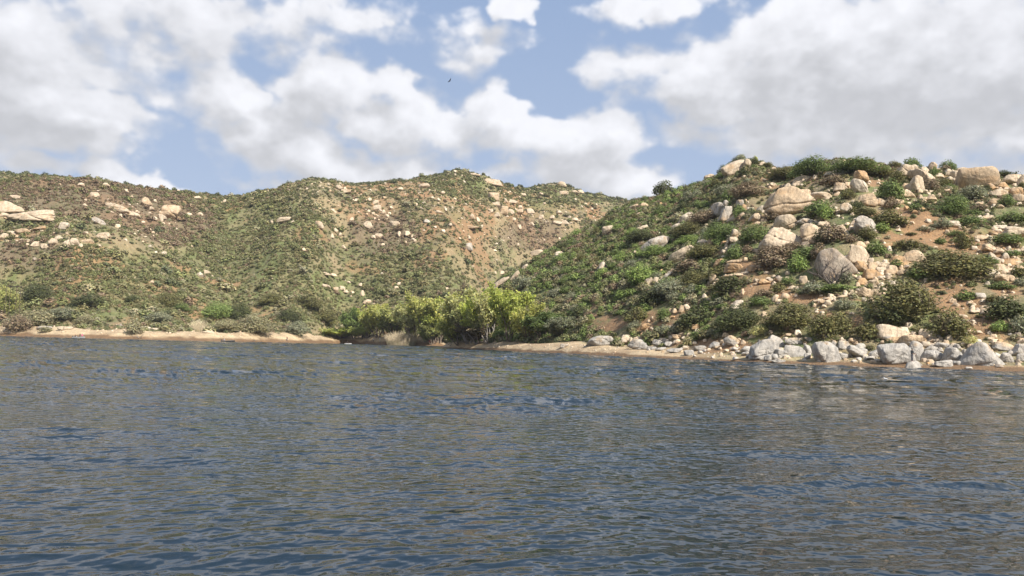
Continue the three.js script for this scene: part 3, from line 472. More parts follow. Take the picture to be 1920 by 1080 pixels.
  zone(0, 280, 2.7)([[20, 445, 40, 36], [60, 425, 60, 22], [115, 415, 70, 20, 'b', 8], [200, 402, 90, 20, 'o', 6], [180, 480, 40, 26], [230, 492, 46, 24], [270, 470, 40, 34], [305, 450, 44, 30], [340, 480, 36, 40], [380, 470, 40, 36], [410, 488, 26, 22], [440, 465, 70, 20, 'b', -8], [525, 440, 66, 36], [500, 362, 70, 20, 'g', -24], [20, 335, 50, 24], [80, 243, 46, 18], [175, 555, 24, 16, 'd']], 'p', 'pale rock of the broken outcrops on the left far hill', 'broken outcrops of the left far hill');
  zone(0, 280, 2.7)([[410, 178, 36, 16], [565, 285, 40, 20], [610, 336, 22, 20], [640, 210, 40, 16], [785, 350, 28, 22], [820, 345, 40, 26], [885, 300, 30, 20], [1015, 330, 30, 20], [1000, 245, 40, 14], [1140, 262, 24, 18], [435, 260, 26, 16], [725, 368, 22, 14], [430, 285, 24, 20], [960, 330, 30, 18], [760, 300, 40, 20], [440, 424, 18, 16], [137, 482, 16, 14], [540, 180, 40, 16]], 'p', 'pale rock strewn under the skyline of the left far hill', 'rocks strewn on the left far hill');
  zone(600, 300, 2.7)([[895, 280, 36, 24], [968, 263, 32, 26], [768, 290, 30, 30], [800, 302, 26, 26], [890, 222, 40, 20], [965, 210, 60, 18], [1065, 260, 40, 28], [865, 260, 30, 20], [1015, 240, 24, 22], [1120, 290, 26, 24], [1175, 290, 30, 18], [1200, 320, 50, 22], [1240, 316, 40, 20], [1010, 340, 30, 26], [1075, 326, 30, 20], [980, 300, 24, 16], [940, 205, 24, 20], [1030, 176, 30, 16], [1210, 266, 40, 20], [1290, 300, 40, 18], [1230, 168, 50, 20], [1290, 165, 46, 20], [1220, 125, 50, 24], [1320, 160, 36, 18], [1120, 172, 26, 14], [620, 165, 30, 18], [600, 200, 22, 16], [600, 265, 50, 16], [405, 145, 36, 16], [785, 75, 50, 16], [690, 60, 40, 16], [755, 340, 110, 14, 'b'], [1000, 430, 24, 16], [920, 570, 26, 18], [885, 572, 20, 16], [755, 395, 22, 16], [660, 328, 26, 16], [570, 190, 20, 14]], 'p', 'pale boulder strewn over the slope below the far summit', 'boulders below the far summit');
  zone(600, 300, 2.7)([[280, 215, 36, 24], [290, 240, 40, 26], [250, 200, 30, 20], [320, 265, 30, 24], [340, 285, 24, 20], [245, 260, 24, 16], [380, 330, 50, 36], [400, 375, 26, 30], [440, 372, 30, 26], [470, 388, 26, 22], [300, 385, 40, 24], [270, 390, 30, 20], [5, 330, 26, 32], [75, 356, 30, 22], [60, 384, 22, 24], [100, 378, 26, 20], [120, 440, 24, 18], [125, 160, 60, 22], [90, 140, 40, 24], [185, 205, 40, 18], [20, 575, 60, 16], [60, 582, 46, 16], [25, 640, 50, 22], [70, 655, 44, 22], [110, 650, 34, 24], [130, 665, 30, 16], [215, 675, 26, 30], [205, 632, 28, 20], [240, 720, 40, 26], [400, 628, 30, 18], [385, 645, 24, 14], [160, 300, 26, 18], [540, 310, 36, 18, 'g'], [320, 430, 22, 18], [480, 410, 24, 16], [65, 255, 26, 16], [360, 240, 24, 16]], 'p', 'boulder on the left side of the middle far hill', 'boulders of the middle far hill');
}
pending.sort((a, b) => b.w * b.h - a.w * a.h); spare.push(...pending.splice(300 - rockSpots.length));        // the largest stand alone, the rest join the loose stones
{
  const by = {}; for (const q of pending) (by[q.group] ||= []).push(q);
  const ORD = ['first', 'second', 'third', 'fourth', 'fifth', 'sixth', 'seventh', 'eighth', 'ninth', 'tenth', 'eleventh', 'twelfth'], TW = { b: 'buff', p: 'pale', o: 'orange', g: 'grey', d: 'dark', w: 'whitish' };
  for (const L of Object.values(by)) {
    L.sort((a, b) => a.x - b.x);
    L.forEach((q, i) => { const bare = q.label.replace(/^(pale|buff) /, ''), n = L.length; let l = n <= 12 ? `${TW[q.tone]} ${bare}, ${ORD[i]} from left` : `${TW[q.tone]} ${bare}, ${['far left', 'left', 'middle', 'right', 'far right'][Math.floor(i / n * 5)]}`; boulder(q.x, q.y, q.w, q.h, q.tone, l, q.group, { tilt: q.tilt }); });
  }
}


// ---------------------------------------------------------------- loose stone, too many to count
function stuff(name, label, kinds, items) {                                     // items: [prototype, x, y, z, sx, sy, sz, turn, r, g, b]
  const G = new THREE.Group(), M = new THREE.Matrix4(), q = new THREE.Quaternion(), Y = new THREE.Vector3(0, 1, 0), c = new THREE.Color();
  G.name = name; G.userData = { kind: 'stuff', label };
  kinds.forEach(([geo, mat, pn], k) => {
    const L = items.filter((i) => i[0] === k); if (!L.length) return;
    const m = new THREE.InstancedMesh(geo, mat, L.length); m.name = pn; m.castShadow = m.receiveShadow = true;
    L.forEach((i, n) => { M.compose(new THREE.Vector3(i[1], i[2], i[3]), q.setFromAxisAngle(Y, i[7]), new THREE.Vector3(i[4], i[5], i[6])); m.setMatrixAt(n, M); m.setColorAt(n, c.setRGB(i[8], i[9], i[10])); });
    G.add(m);
  });
  scene.add(G);
}
{
  const r = rng(31), kinds = [], items = [], looseMat = new THREE.MeshStandardMaterial({ color: 0xffffff, roughness: 0.95 });
  for (let k = 0; k < 5; k++) { const g = rockShape(900 + k, 5, { planes: 8, round: 8, lump: 0.2 }); g.computeVertexNormals(); kinds.push([g, looseMat, 'loose_stone']); }
  const add = (x, z, s, T) => { const y = ground(x, z), j = 0.6 + 0.36 * r(), h = s * (0.45 + 0.45 * r()), t = mix3(T, r() < 0.55 ? ORANGE : WHITE, r() * 0.45); items.push([Math.floor(r() * 5), x, y + h * 0.18, z, s, h, s * (0.7 + 0.5 * r()), r() * 6.283, t[0] * j, t[1] * j, t[2] * j]); };
  // stony shore
  const u0 = ray(1060, 660).u, u1 = ray(2700, 680).u;
  for (let i = 0; i < 1200; i++) { const u = mix(u0, u1, Math.pow(r(), 0.8)), S = nearS(u), w = sst(1080, 1300, pix(u * S, 0, -S)[0]); if (r() > 0.12 + 0.88 * w) continue; const d = Math.pow(r(), 1.1) * (7 + 5 * w) + 0.6 + 1.6 * w, D = S + d; add(u * D, -D, 0.10 + 0.75 * Math.pow(r(), 3.2) * (0.4 + w), r() < 0.5 ? GREY : BUFF); }
  for (let i = 0; i < 420; i++) { const u = mix(ray(-40, 620).u, ray(480, 620).u, r()), D = farS(u) + 2.5 + 16 * r(); add(u * D, -D, 0.15 + 0.9 * Math.pow(r(), 3), r() < 0.7 ? PALE : BUFF); }
  for (let i = 0; i < 160; i++) { const u = mix(ray(860, 650).u, ray(1180, 650).u, r()), D = nearS(u) + 1.5 + 10 * r(); add(u * D, -D, 0.08 + 0.5 * Math.pow(r(), 3), PALE); }
  // far outcrops and near slope scatter
  const CL = [[300, 455, 60, 24], [110, 440, 70, 18], [705, 390, 40, 30], [760, 445, 40, 20], [630, 540, 40, 14], [1060, 352, 46, 22], [1080, 400, 80, 26], [960, 385, 70, 40], [880, 345, 60, 26], [700, 375, 40, 40], [840, 370, 80, 40], [260, 390, 80, 20], [320, 400, 40, 20], [620, 365, 60, 30], [30, 430, 50, 30], [1040, 440, 60, 24], [920, 430, 90, 40], [650, 535, 30, 12], [690, 565, 16, 10], [560, 410, 30, 12], [400, 520, 24, 8]];
  for (let i = 0; i < 10000; i++) {
    const u = mix(-0.7, 0.3, r()), S = farS(u), R = farD(u), D = Math.sqrt(mix((S + 12) ** 2, (R + 4) ** 2, r())), x = u * D, y = farH(u, D);
    if (nearH(u, D) > y) continue;
    const p = pix(x, y, -D), w = 0.05 + inEll(p, CL) * 0.6 + 0.16 * sst(0.15, 0.35, fbm2(x / 20, D / 20, 3, 88)) * sst(600, 700, p[0]);
    if (r() < w) add(x, -D, 0.4 + 2.6 * Math.pow(r(), 4), r() < 0.75 ? PALE : BUFF);
  }
  for (let i = 0; i < 14000; i++) {
    const u = mix(ray(1180, 600).u, ray(2700, 600).u, r()), S = nearS(u), R = nearD(u), D = Math.sqrt(mix((S + 5) ** 2, (R + 2) ** 2, r())), x = u * D, p = pix(x, nearH(u, D), -D);
    const w = (0.06 + 0.3 * inEll(p, DIRT)) * sst(1180, 1500, p[0]) + 0.35 * sst(0.12, 0.3, fbm2(x / 9, D / 9, 3, 87)) * sst(1250, 1450, p[0]);
    if (r() < w) add(x, -D, 0.2 + 1.3 * Math.pow(r(), 3), r() < 0.6 ? PALE : BUFF);
  }
  for (const [bx, bz, br] of rockSpots.slice()) {                              // broken blocks gathered round the outcrops of the right hill
    if (-bz > 270 || bx < 25 || br < 0.9) continue;
    for (let k = 0; k < 5; k++) { const a = r() * 6.283, q = br * (0.9 + 0.9 * r()) + 0.3, x = bx + Math.cos(a) * q, z = bz + Math.sin(a) * q, s = Math.min(br * 0.9, 0.5 + 2.0 * r() * r()), u = x / -z; if (nearH(u, -z) < 2.6) continue; add(x, z, s, r() < 0.6 ? PALE : BUFF); items[items.length - 1][5] *= 1.25; }
  }
  for (const q of spare) { const D = hit(q.x, q.y + q.h * 0.4), C = at(q.x, q.y, D), t = TONE[q.tone]; items.push([Math.floor(r() * 5), C.x, C.y, C.z, q.w * D / FPX, q.h * D / FPX * 1.05, q.w * D / FPX * 0.8, r() * 6.283, t[0] * 0.8, t[1] * 0.78, t[2] * 0.76]); }
  stuff('loose_stones', 'loose pale stones strewn over shore and slopes', kinds, items);
  
}

// ---------------------------------------------------------------- shrubs and trees
function leafGeo(list, seed, { fold = 0.35, long = 1.7, soft = 0 } = {}) {                  // list: [x, y, z, size, nx, ny, nz, shade r, g, b]
  const r = rng(seed), n = list.length, pos = new Float32Array(n * 12), col = new Float32Array(n * 12), idx = new Uint32Array(n * 6), N = new THREE.Vector3(), A = new THREE.Vector3(), B = new THREE.Vector3();
  list.forEach(([x, y, z, s, nx, ny, nz, cr, cg, cb], i) => {
    N.set(nx + (r() - 0.5) * 1.5, ny + (r() - 0.5) * 1.5, nz + (r() - 0.5) * 1.5).normalize();
    A.set(r() - 0.5, r() - 0.5, r() - 0.5).cross(N).normalize(); B.crossVectors(N, A);
    const L = s * long * 0.5, w = s * 0.5, P = [[-L, 0, 0], [0, w, fold * s * 0.5], [L, 0, 0], [0, -w, fold * s * 0.5]];
    P.forEach(([a, b, c], k) => { const o = (i * 4 + k) * 3; pos[o] = x + A.x * a + B.x * b + N.x * c; pos[o + 1] = y + A.y * a + B.y * b + N.y * c; pos[o + 2] = z + A.z * a + B.z * b + N.z * c; col[o] = cr; col[o + 1] = cg; col[o + 2] = cb; });
    const v = i * 4; idx.set([v, v + 2, v + 1, v, v + 3, v + 2], i * 6);
  });
  const g = new THREE.BufferGeometry(); g.setAttribute('position', new THREE.BufferAttribute(pos, 3)); g.setAttribute('color', new THREE.BufferAttribute(col, 3)); g.setIndex(new THREE.BufferAttribute(idx, 1)); g.computeVertexNormals(); if (soft) { const q = g.attributes.normal; list.forEach((l, i) => { for (let k = 0; k < 4; k++) { const v = i * 4 + k, d = Math.sign(q.getX(v) * l[4] + q.getY(v) * l[5] + q.getZ(v) * l[6]) || 1; N.set(mix(q.getX(v) * d, l[4], soft), mix(q.getY(v) * d, l[5], soft), mix(q.getZ(v) * d, l[6], soft)).normalize(); q.setXYZ(v, N.x, N.y, N.z); } }); } return g;
}
function limb(pts, r0, r1, sides = 5) {                                           // tapered round limb through points
  const n = pts.length, pos = [], idx = [], T = new THREE.Vector3(), A = new THREE.Vector3(), B = new THREE.Vector3(), up = new THREE.Vector3(0.3, 0.2, 1);
  for (let i = 0; i < n; i++) {
    T.subVectors(pts[Math.min(n - 1, i + 1)], pts[Math.max(0, i - 1)]).normalize(); A.crossVectors(T, up).normalize(); B.crossVectors(T, A);
    const q = mix(r0, r1, i / (n - 1));
    for (let k = 0; k < sides; k++) { const a = k / sides * 6.283; pos.push(pts[i].x + q * (A.x * Math.cos(a) + B.x * Math.sin(a)), pts[i].y + q * (A.y * Math.cos(a) + B.y * Math.sin(a)), pts[i].z + q * (A.z * Math.cos(a) + B.z * Math.sin(a))); }
    if (i) for (let k = 0; k < sides; k++) { const a = (i - 1) * sides + k, b = (i - 1) * sides + (k + 1) % sides; idx.push(a, a + sides, b, b, a + sides, b + sides); }
  }
  const g = new THREE.BufferGeometry(); g.setAttribute('position', new THREE.Float32BufferAttribute(pos, 3)); g.setIndex(idx); g.computeVertexNormals(); return g;
}
function branching(seed, { stems = 4, len = 0.5, rad = 0.03, lean = 0.5, depth = 3, kids = 3, spread = 0.75, rise = 0.15, shrink = 0.68, base = 0.06 } = {}) {   // unit-size branching wood: limbs and twig ends
  const r = rng(seed), geos = [], tips = [];
  const grow = (p, d, L, q, k) => {
    const pts = [p.clone()], v = d.clone(); let c = p.clone();
    for (let i = 0; i < 3; i++) { v.add(new THREE.Vector3((r() - 0.5) * 0.45, (r() - 0.5) * 0.3 + rise, (r() - 0.5) * 0.45)).normalize(); c = c.clone().addScaledVector(v, L / 3); pts.push(c); if (k <= 1) tips.push([c.x, c.y, c.z]); }
    geos.push(limb(pts, q, q * 0.55, k > 1 ? 5 : 3));
    if (k > 0) for (let i = 0; i < kids; i++) { const a = r() * 6.283, o = new THREE.Vector3(Math.cos(a), (r() - 0.35) * 0.9, Math.sin(a)), b = pts[1 + Math.floor(r() * 3)]; grow(b, v.clone().addScaledVector(o, spread).normalize(), L * (shrink * (0.75 + 0.5 * r())), q * 0.55, k - 1); }
  };
  for (let i = 0; i < stems; i++) { const a = i / stems * 6.283 + r(), l = lean * (0.3 + r()); grow(new THREE.Vector3(Math.cos(a) * base * r(), -0.02, Math.sin(a) * base * r()), new THREE.Vector3(Math.cos(a) * l, 1, Math.sin(a) * l).normalize(), len * (0.75 + 0.5 * r()), rad * (0.7 + 0.5 * r()), depth); }
  return { wood: mergeGeometries(geos), tips };
}
const leafMat = (r, g, b, t = 0.3) => new THREE.MeshPhysicalMaterial({ color: rgb(r, g, b), vertexColors: true, roughness: 1, transmission: t, thickness: 0, side: THREE.DoubleSide, specularIntensity: 0.4 });
const MAT = { olive: leafMat(0.165, 0.162, 0.06), dark: leafMat(0.095, 0.11, 0.042), green: leafMat(0.165, 0.22, 0.07), bright: leafMat(0.235, 0.32, 0.09), sage: leafMat(0.27, 0.285, 0.18), brown: leafMat(0.245, 0.195, 0.125, 0.15), willow: leafMat(0.53, 0.53, 0.165, 0.4), lime: leafMat(0.51, 0.56, 0.135, 0.4), haze: leafMat(0.56, 0.55, 0.24, 0.4), yellowed: leafMat(0.36, 0.38, 0.13, 0.35), pale: leafMat(0.33, 0.315, 0.18, 0.3), leaf: leafMat(0.25, 0.33, 0.10, 0.4) };
const barkMat = std(0.16, 0.125, 0.095), greyBark = std(0.26, 0.235, 0.21);
// a dome of leafy lobes in a 1 x 1 x 1 space; leaves sit through the outer depth of each lobe, gaps between
function domeLeaves(seed, count, size, { lobes = 14, loose = 0.25, squat = 1, hole = 0.25, soft = 0, vary = 1 } = {}) {
  const r = rng(seed), L = [], out = [];
  for (let i = 0; i < lobes; i++) { const a = r() * 6.283, q = Math.sqrt(r()) * 0.34, h = (1 - (q / 0.42) ** 2) * 0.62 * (0.55 + 0.55 * r()), s = 0.13 + 0.13 * r(); L.push([Math.cos(a) * q, Math.max(s * 0.55, h), Math.sin(a) * q, s, 0.75 + 0.5 * r()]); }
  L.push([0.05 * (r() - 0.5), 0.45, 0, 0.3, 0.9], [0.15, 0.25, 0.1, 0.25, 0.9], [-0.18, 0.22, -0.05, 0.25, 1]);
  const W = L.map((l) => l[3] * l[3]), sum = W.reduce((a, b) => a + b);
  while (out.length < count) {
    let t = r() * sum, k = 0; while ((t -= W[k]) > 0) k++;
    const l = L[k], z = r() * 2 - 1, a = r() * 6.283, q = Math.sqrt(1 - z * z), n = [q * Math.cos(a), z, q * Math.sin(a)];
    const R = l[3] * (1 - loose + loose * 1.25 * r()) * (1 + 0.3 * vn3(n[0] * 2.5 + seed, n[1] * 2.5, n[2] * 2.5));
    const x = l[0] + n[0] * R, y = l[1] + n[1] * R * squat, w = l[2] + n[2] * R;
    if (y < -0.04) continue;
    if (vn3(x * 9 + seed, y * 9, w * 9) > 1 - hole * 2 && r() < 0.8) continue;
    const j = mix(1, l[4] * (0.72 + 0.6 * r()), vary), yel = 0.92 + 0.22 * r();
    out.push([x, y, w, size * (0.6 + 0.8 * r()), n[0], n[1] + 0.5, n[2], j * yel, j, j * (0.8 + 0.4 * r())]);
  }
  const g = leafGeo(out, seed + 5, { soft }), xs = out.map((o) => o[0]).sort((a, b) => a - b), zs = out.map((o) => o[2]).sort((a, b) => a - b), ys = out.map((o) => o[1]).sort((a, b) => a - b), n = out.length, q = (L, f) => L[Math.floor(f * (n - 1))];
  g.scale(1 / (q(xs, 0.99) - q(xs, 0.01)), 1 / q(ys, 0.985), 1 / (q(zs, 0.99) - q(zs, 0.01))); if (!soft) g.computeVertexNormals(); return g;   // fill the unit space
}
const protoCache = {};
function shrubProto(kind, k) {
  const key = kind + k; if (protoCache[key]) return protoCache[key];
  const [count, size, lobes] = { big: [5600, 0.026, 30], mid: [1700, 0.043, 20], small: [560, 0.068, 12] }[kind];
  const b = branching(500 + k * 7 + count, { stems: kind === 'big' ? 7 : 5, len: 0.42, rad: 0.016, lean: 0.9, depth: kind === 'small' ? 1 : 2 });
  return (protoCache[key] = { leaves: domeLeaves(100 + k * 31 + count, count, size, { lobes, loose: kind === 'big' ? 0.3 : 0.35, hole: 0.2 + 0.08 * (k % 3) }), wood: b.wood });
}
let shrubSeed = 1; const shrubSpots = [];
function shrubAt(x, y, z, w, h, mat, label, group, name = 'shrub', kind) {
  const r = rng(4000 + shrubSeed++ * 17), pr = shrubProto(kind || (w > 7.5 ? 'big' : w > 3.4 ? 'mid' : 'small'), Math.floor(r() * 4)), g = new THREE.Group();
  part(pr.leaves, MAT[mat], 'foliage', g); part(pr.wood, barkMat, 'stems', g);
  g.position.set(x, y, z); g.scale.set(w, h, w * (0.8 + 0.3 * r())); g.rotation.y = r() * 6.283;
  shrubSpots.push([x, z, w / 2]);
  return put(g, name, label, 'shrub', group);
}
function shrub(cx, cy, w, h, mat, label, group) {                                // seen at column cx, row cy, w by h pixels
  const D0 = hit(cx, cy + h * 0.42), m = D0 / FPX, D = D0 + 0.25 * w * m, C = at(cx, cy, D), gy = ground(C.x, C.z), W = w * D / FPX * 1.02, H0 = h * D / FPX, top = C.y + H0 / 2, base = Math.min(gy, C.y - H0 * 0.3);
  return shrubAt(C.x, base - 0.05, C.z, W, Math.max(top - base, H0 * 0.8) * 1.02, mat, label, group);
}
const S3 = (x, y, w, h, m, l, g) => shrub(1180 + x / 4.908, 280 + y / 4.908, w / 4.908, h / 4.908, m, l, g), S4 = (x, y, w, h, m, l, g) => shrub(1540 + x / 4.908, 280 + y / 4.908, w / 4.908, h / 4.908, m, l, g), S5 = (x, y, w, h, m, l, g) => shrub(1180 + x / 4.908, 480 + y / 4.908, w / 4.908, h / 4.908, m, l, g), S6 = (x, y, w, h, m, l, g) => shrub(1540 + x / 4.908, 480 + y / 4.908, w / 4.908, h / 4.908, m, l, g);
const S1 = (x, y, w, h, m, l, g) => shrub(x / 2.7, 280 + y / 2.7, w / 2.7 * (m === 'dark' ? 1 : 0.82), h / 2.7 * (m === 'dark' ? 1 : 0.82), m, l, g), S2 = (x, y, w, h, m, l, g) => shrub(600 + x / 2.7, 300 + y / 2.7, w / 2.7, h / 2.7, m, l, g);
S6(790, 450, 680, 440, 'olive', 'great olive green shrub, largest on the lower right slope');
S6(600, 560, 340, 260, 'dark', 'dark left wing of the great olive shrub');
S6(1150, 660, 380, 280, 'olive', 'olive shrub spilling from the great shrub down to the shore stones');
S6(1190, 110, 660, 300, 'olive', 'wide flat topped olive shrub above the great shrub');
S6(1500, 60, 220, 120, 'green', 'greener right end bush beside the wide flat topped shrub');
S6(900, 160, 200, 170, 'green', 'green shrub at the left foot of the wide flat topped shrub');
S6(150, 640, 310, 240, 'olive', 'olive shrub above the massive light grey middle boulder');
S6(1720, 510, 360, 270, 'dark', 'very dark shrub at the lower right picture edge');
S6(430, 710, 190, 210, 'olive', 'upright olive shrub left of the speckled pale dome');
S6(1650, 660, 210, 120, 'bright', 'bright green low shrub under the very dark shrub at right');
S6(150, 300, 320, 76, 'bright', 'bright green low carpet shrub below the leafless shrub');
S6(210, 450, 190, 130, 'sage', 'grey green shrub on the bank below the tumbled pile');
S6(1350, 375, 150, 110, 'green', 'small green shrub in the dirt gully beside a grey stone');
S6(1820, 650, 160, 200, 'sage', 'grey twiggy shrub at the right edge above the shore slab');
S6(1650, 280, 200, 90, 'green', 'green shrub below the rounded stone pile at right');
S6(1840, 250, 100, 100, 'sage', 'grey green shrub at the right edge below the rounded pile');
S6(230, 210, 150, 140, 'sage', 'grey green shrub right of the leafless shrub');
S6(1380, 790, 130, 110, 'haze', 'yellowish tuft bush at the foot of the dirt gully');
S6(690, 80, 130, 90, 'green', 'small green shrub in the tumbled stone pile');
S5(625, 575, 340, 220, 'dark', 'left one of the twin dark shrubs above the stony shore');
S5(1000, 600, 390, 260, 'dark', 'right one of the twin dark shrubs above the stony shore');
S5(1490, 580, 480, 270, 'olive', 'broad dark olive shrub behind the cracked shore boulder');
S5(1790, 680, 260, 260, 'olive', 'olive shrub behind the massive light grey boulder');
S5(920, 290, 290, 200, 'dark', 'rounded dark shrub above the round whitish boulder');
S5(310, 560, 150, 140, 'green', 'small green shrub alone on the bank above the beach');
S5(600, 240, 300, 190, 'olive', 'olive shrub left of the rounded dark shrub');
S5(400, 310, 340, 190, 'sage', 'grey green cactus like shrub on the lower left flank');
S5(1210, 430, 230, 110, 'green', 'low green shrub above the right twin dark shrub');
S5(640, 735, 150, 120, 'green', 'green shrub on the back of the stony shore');
S5(770, 710, 110, 80, 'sage', 'grey green bush right beside the green shrub on the stony shore');
S5(1200, 700, 190, 120, 'haze', 'yellow green tuft bush left of the cracked shore boulder');
S5(1375, 300, 150, 110, 'olive', 'flat crowned small tree shrub above two pale stones');
S5(1690, 310, 250, 140, 'sage', 'grey green shrub at mid slope below the leafless shrub');
S5(1550, 90, 190, 190, 'bright', 'bright green shrub left of the leafless shrub');
S5(1310, 70, 280, 190, 'brown', 'brownish olive shrub below the broad triangular boulder');
S5(100, 190, 280, 210, 'bright', 'bright green shrub low on the left flank');
S5(60, 560, 230, 170, 'olive', 'olive shrub at the foot of the left flank above the beach stones');
S5(60, 640, 150, 90, 'sage', 'grey bush in front of the olive shrub at the flank foot');
S5(330, 690, 160, 100, 'sage', 'grey green bush among the stones of the upper beach');
S5(1240, 350, 180, 80, 'brown', 'grey brown dead looking bush by the two pale stones');
S5(1460, 240, 160, 90, 'green', 'green low shrub right of the flat topped orange stone');
S5(200, 400, 240, 160, 'dark', 'dark green shrub on the lower left flank below the bright one');
S5(560, 100, 260, 140, 'brown', 'brown olive shrub left of the orange ledges');
S5(1400, 620, 120, 100, 'dark', 'dark bush joining two broad olive shrubs');
S5(830, 430, 150, 90, 'sage', 'grey green bush between the twin shrubs and the whitish boulder');
S3(1440, 235, 320, 130, 'olive', 'olive shrub under the skyline right of the summit outcrop');
S3(1690, 180, 330, 190, 'green', 'tall green shrub breaking the skyline');
S3(1080, 385, 310, 150, 'brown', 'brown twiggy shrub above the grey boulder pile');
S3(890, 400, 220, 130, 'sage', 'grey green shrub left of the brown twiggy shrub');
S3(1150, 790, 320, 190, 'green', 'green shrub left of the broad triangular boulder');
S3(830, 770, 280, 180, 'green', 'green shrub below the grey boulder pile');
S3(690, 640, 260, 150, 'brown', 'brown olive shrub left of the grey boulder pile');
S3(560, 765, 300, 150, 'olive', 'olive shrub right of the whitish block on the flank');
S3(700, 950, 320, 150, 'olive', 'olive shrub right of the long pale leaning slab');
S3(1370, 985, 380, 180, 'brown', 'wide brown olive shrub at the foot of the triangular boulder');
S3(1640, 970, 260, 140, 'green', 'green shrub at the right foot of the triangular boulder');
S3(1750, 560, 280, 180, 'green', 'green shrub between the dome rock and the overhang pile');
S3(1320, 625, 190, 100, 'brown', 'brown shrub under the left foot of the dome rock');
S3(1800, 800, 190, 170, 'dark', 'dark brown shrub right of the leaning rounded boulder');
S3(100, 820, 240, 150, 'dark', 'dark shrub left of the long grey tilted slab');
S3(250, 950, 300, 120, 'bright', 'bright green shrub below the long grey tilted slab');
S3(560, 850, 250, 110, 'bright', 'bright green shrub above the long pale leaning slab');
S3(1145, 115, 90, 80, 'dark', 'dark bush on the summit outcrop at its right end');
S3(1045, 95, 90, 50, 'dark', 'dark bush on the very summit behind the outcrop');
S3(940, 138, 80, 44, 'dark', 'dark bush on the skyline left of the summit outcrop');
S3(850, 175, 100, 50, 'dark', 'second dark skyline bush left of the summit outcrop');
S3(1270, 150, 110, 60, 'olive', 'olive bush on the skyline right of the summit');
S3(1160, 78, 50, 26, 'lime', 'small yellow flowering bush on the very summit');
S3(960, 800, 110, 70, 'sage', 'small grey bush between the green shrubs of mid flank');
S3(1500, 900, 180, 90, 'brown', 'brown tuft against the face of the triangular boulder');
S4(330, 180, 480, 150, 'green', 'wide green shrub on the skyline above the single orange boulder');
S4(560, 230, 220, 120, 'olive', 'olive shrub right of the single orange boulder');
S4(630, 400, 260, 210, 'green', 'green shrub left of the stacked buff boulders');
S4(700, 270, 130, 140, 'olive', 'olive shrub at the left of the skyline pile');
S4(1160, 160, 150, 90, 'green', 'green skyline shrub behind the boulder jumble');
S4(830, 125, 170, 80, 'green', 'green skyline shrub left behind the skyline pile');
S4(670, 145, 130, 70, 'olive', 'olive skyline bush left of the skyline pile');
S4(1030, 215, 90, 100, 'green', 'green bush growing in the middle of the skyline pile');
S4(1010, 340, 150, 120, 'brown', 'brown dry shrub in front of the skyline pile');
S4(1140, 320, 140, 90, 'olive', 'olive shrub left of the foot of the huge skyline block');
S4(1210, 540, 330, 200, 'green', 'large green shrub above the bare dirt patch');
S4(1380, 420, 240, 160, 'sage', 'grey green shrub under the huge skyline block');
S4(620, 650, 270, 180, 'olive', 'olive shrub right of the big grey stained boulder');
S4(400, 590, 200, 100, 'olive', 'olive shrub above the big grey stained boulder');
S4(100, 790, 270, 190, 'brown', 'brown olive shrub left of the big grey stained boulder');
S4(1390, 670, 230, 110, 'green', 'green shrub right of the whitish oval boulder');
S4(1720, 640, 270, 120, 'green', 'green shrub above the flat whitish slab at right');
S4(1700, 840, 330, 120, 'green', 'green shrub in front of the pale twin boulder at right');
S4(780, 890, 280, 110, 'olive', 'olive shrub below the bare dirt patch');
S4(500, 930, 160, 150, 'green', 'green shrub right of the pale split boulder');
S4(1690, 480, 150, 120, 'green', 'green shrub below the pale twin lobed boulder');
S4(30, 600, 160, 160, 'bright', 'bright green shrub left of the overhang pile');
S4(960, 740, 170, 60, 'sage', 'low grey green shrub on the bare dirt');
S4(820, 780, 110, 36, 'olive', 'lowest small bush on the bare dirt patch');
S4(1100, 690, 160, 110, 'sage', 'grey green shrub left of the whitish oval boulder');
S4(1220, 780, 170, 70, 'green', 'green low shrub on the dirt below the whitish oval boulder');
S4(240, 420, 150, 110, 'olive', 'olive shrub within the pile below the orange boulder');
S4(100, 300, 230, 110, 'brown', 'brown shrub below the whitish wedge boulder');
S4(1680, 230, 150, 70, 'dark', 'dark bush on the skyline between huge block and pale dome');
S4(1800, 230, 100, 40, 'dark', 'dark low bush behind the skyline domes at right');
S4(1850, 330, 70, 60, 'olive', 'olive bush between the domes and orange boulder at the right edge');
S4(560, 730, 150, 110, 'bright', 'bright green grassy bush at the foot of the big grey stained boulder');
S4(1100, 850, 110, 80, 'green', 'green bush beside the dirt track');
S4(1230, 840, 90, 60, 'green', 'small green bush right of the dirt track bush');
S4(1750, 960, 130, 80, 'green', 'green bush between the slabs at the right edge');
S4(1450, 550, 180, 80, 'brown', 'brown low shrub above the buff oval boulder');
// far shore
S1(200, 735, 140, 84, 'dark', 'dark round shrub on the flat behind the far beach, left one of two');
S1(450, 778, 150, 84, 'dark', 'dark round shrub on the flat behind the far beach, right one of two');
S1(675, 760, 70, 44, 'dark', 'small dark shrub on the far flat right of the two dark round shrubs');
S1(1215, 830, 110, 100, 'dark', 'dark shrub right of the bright leafy bush behind the far beach');
S1(1465, 852, 120, 74, 'dark', 'dark shrub behind the twiggy yellow grey thicket on the far shore');
S1(1100, 825, 190, 120, 'leaf', 'bright leafy bush behind the far beach');
S1(920, 805, 100, 60, 'green', 'green bush left of the bright leafy bush');
S1(1290, 895, 190, 130, 'pale', 'twiggy yellow grey thicket at the end of the far beach');
S1(1150, 900, 150, 90, 'pale', 'twiggy thicket under the bright leafy bush');
S1(680, 905, 110, 110, 'pale', 'pale twiggy bush standing on the far beach at the water');
S1(100, 890, 200, 110, 'brown', 'grey brown leafless thicket at the left end of the far beach');
S1(20, 780, 170, 190, 'yellowed', 'yellow green willow bush at the left picture edge');
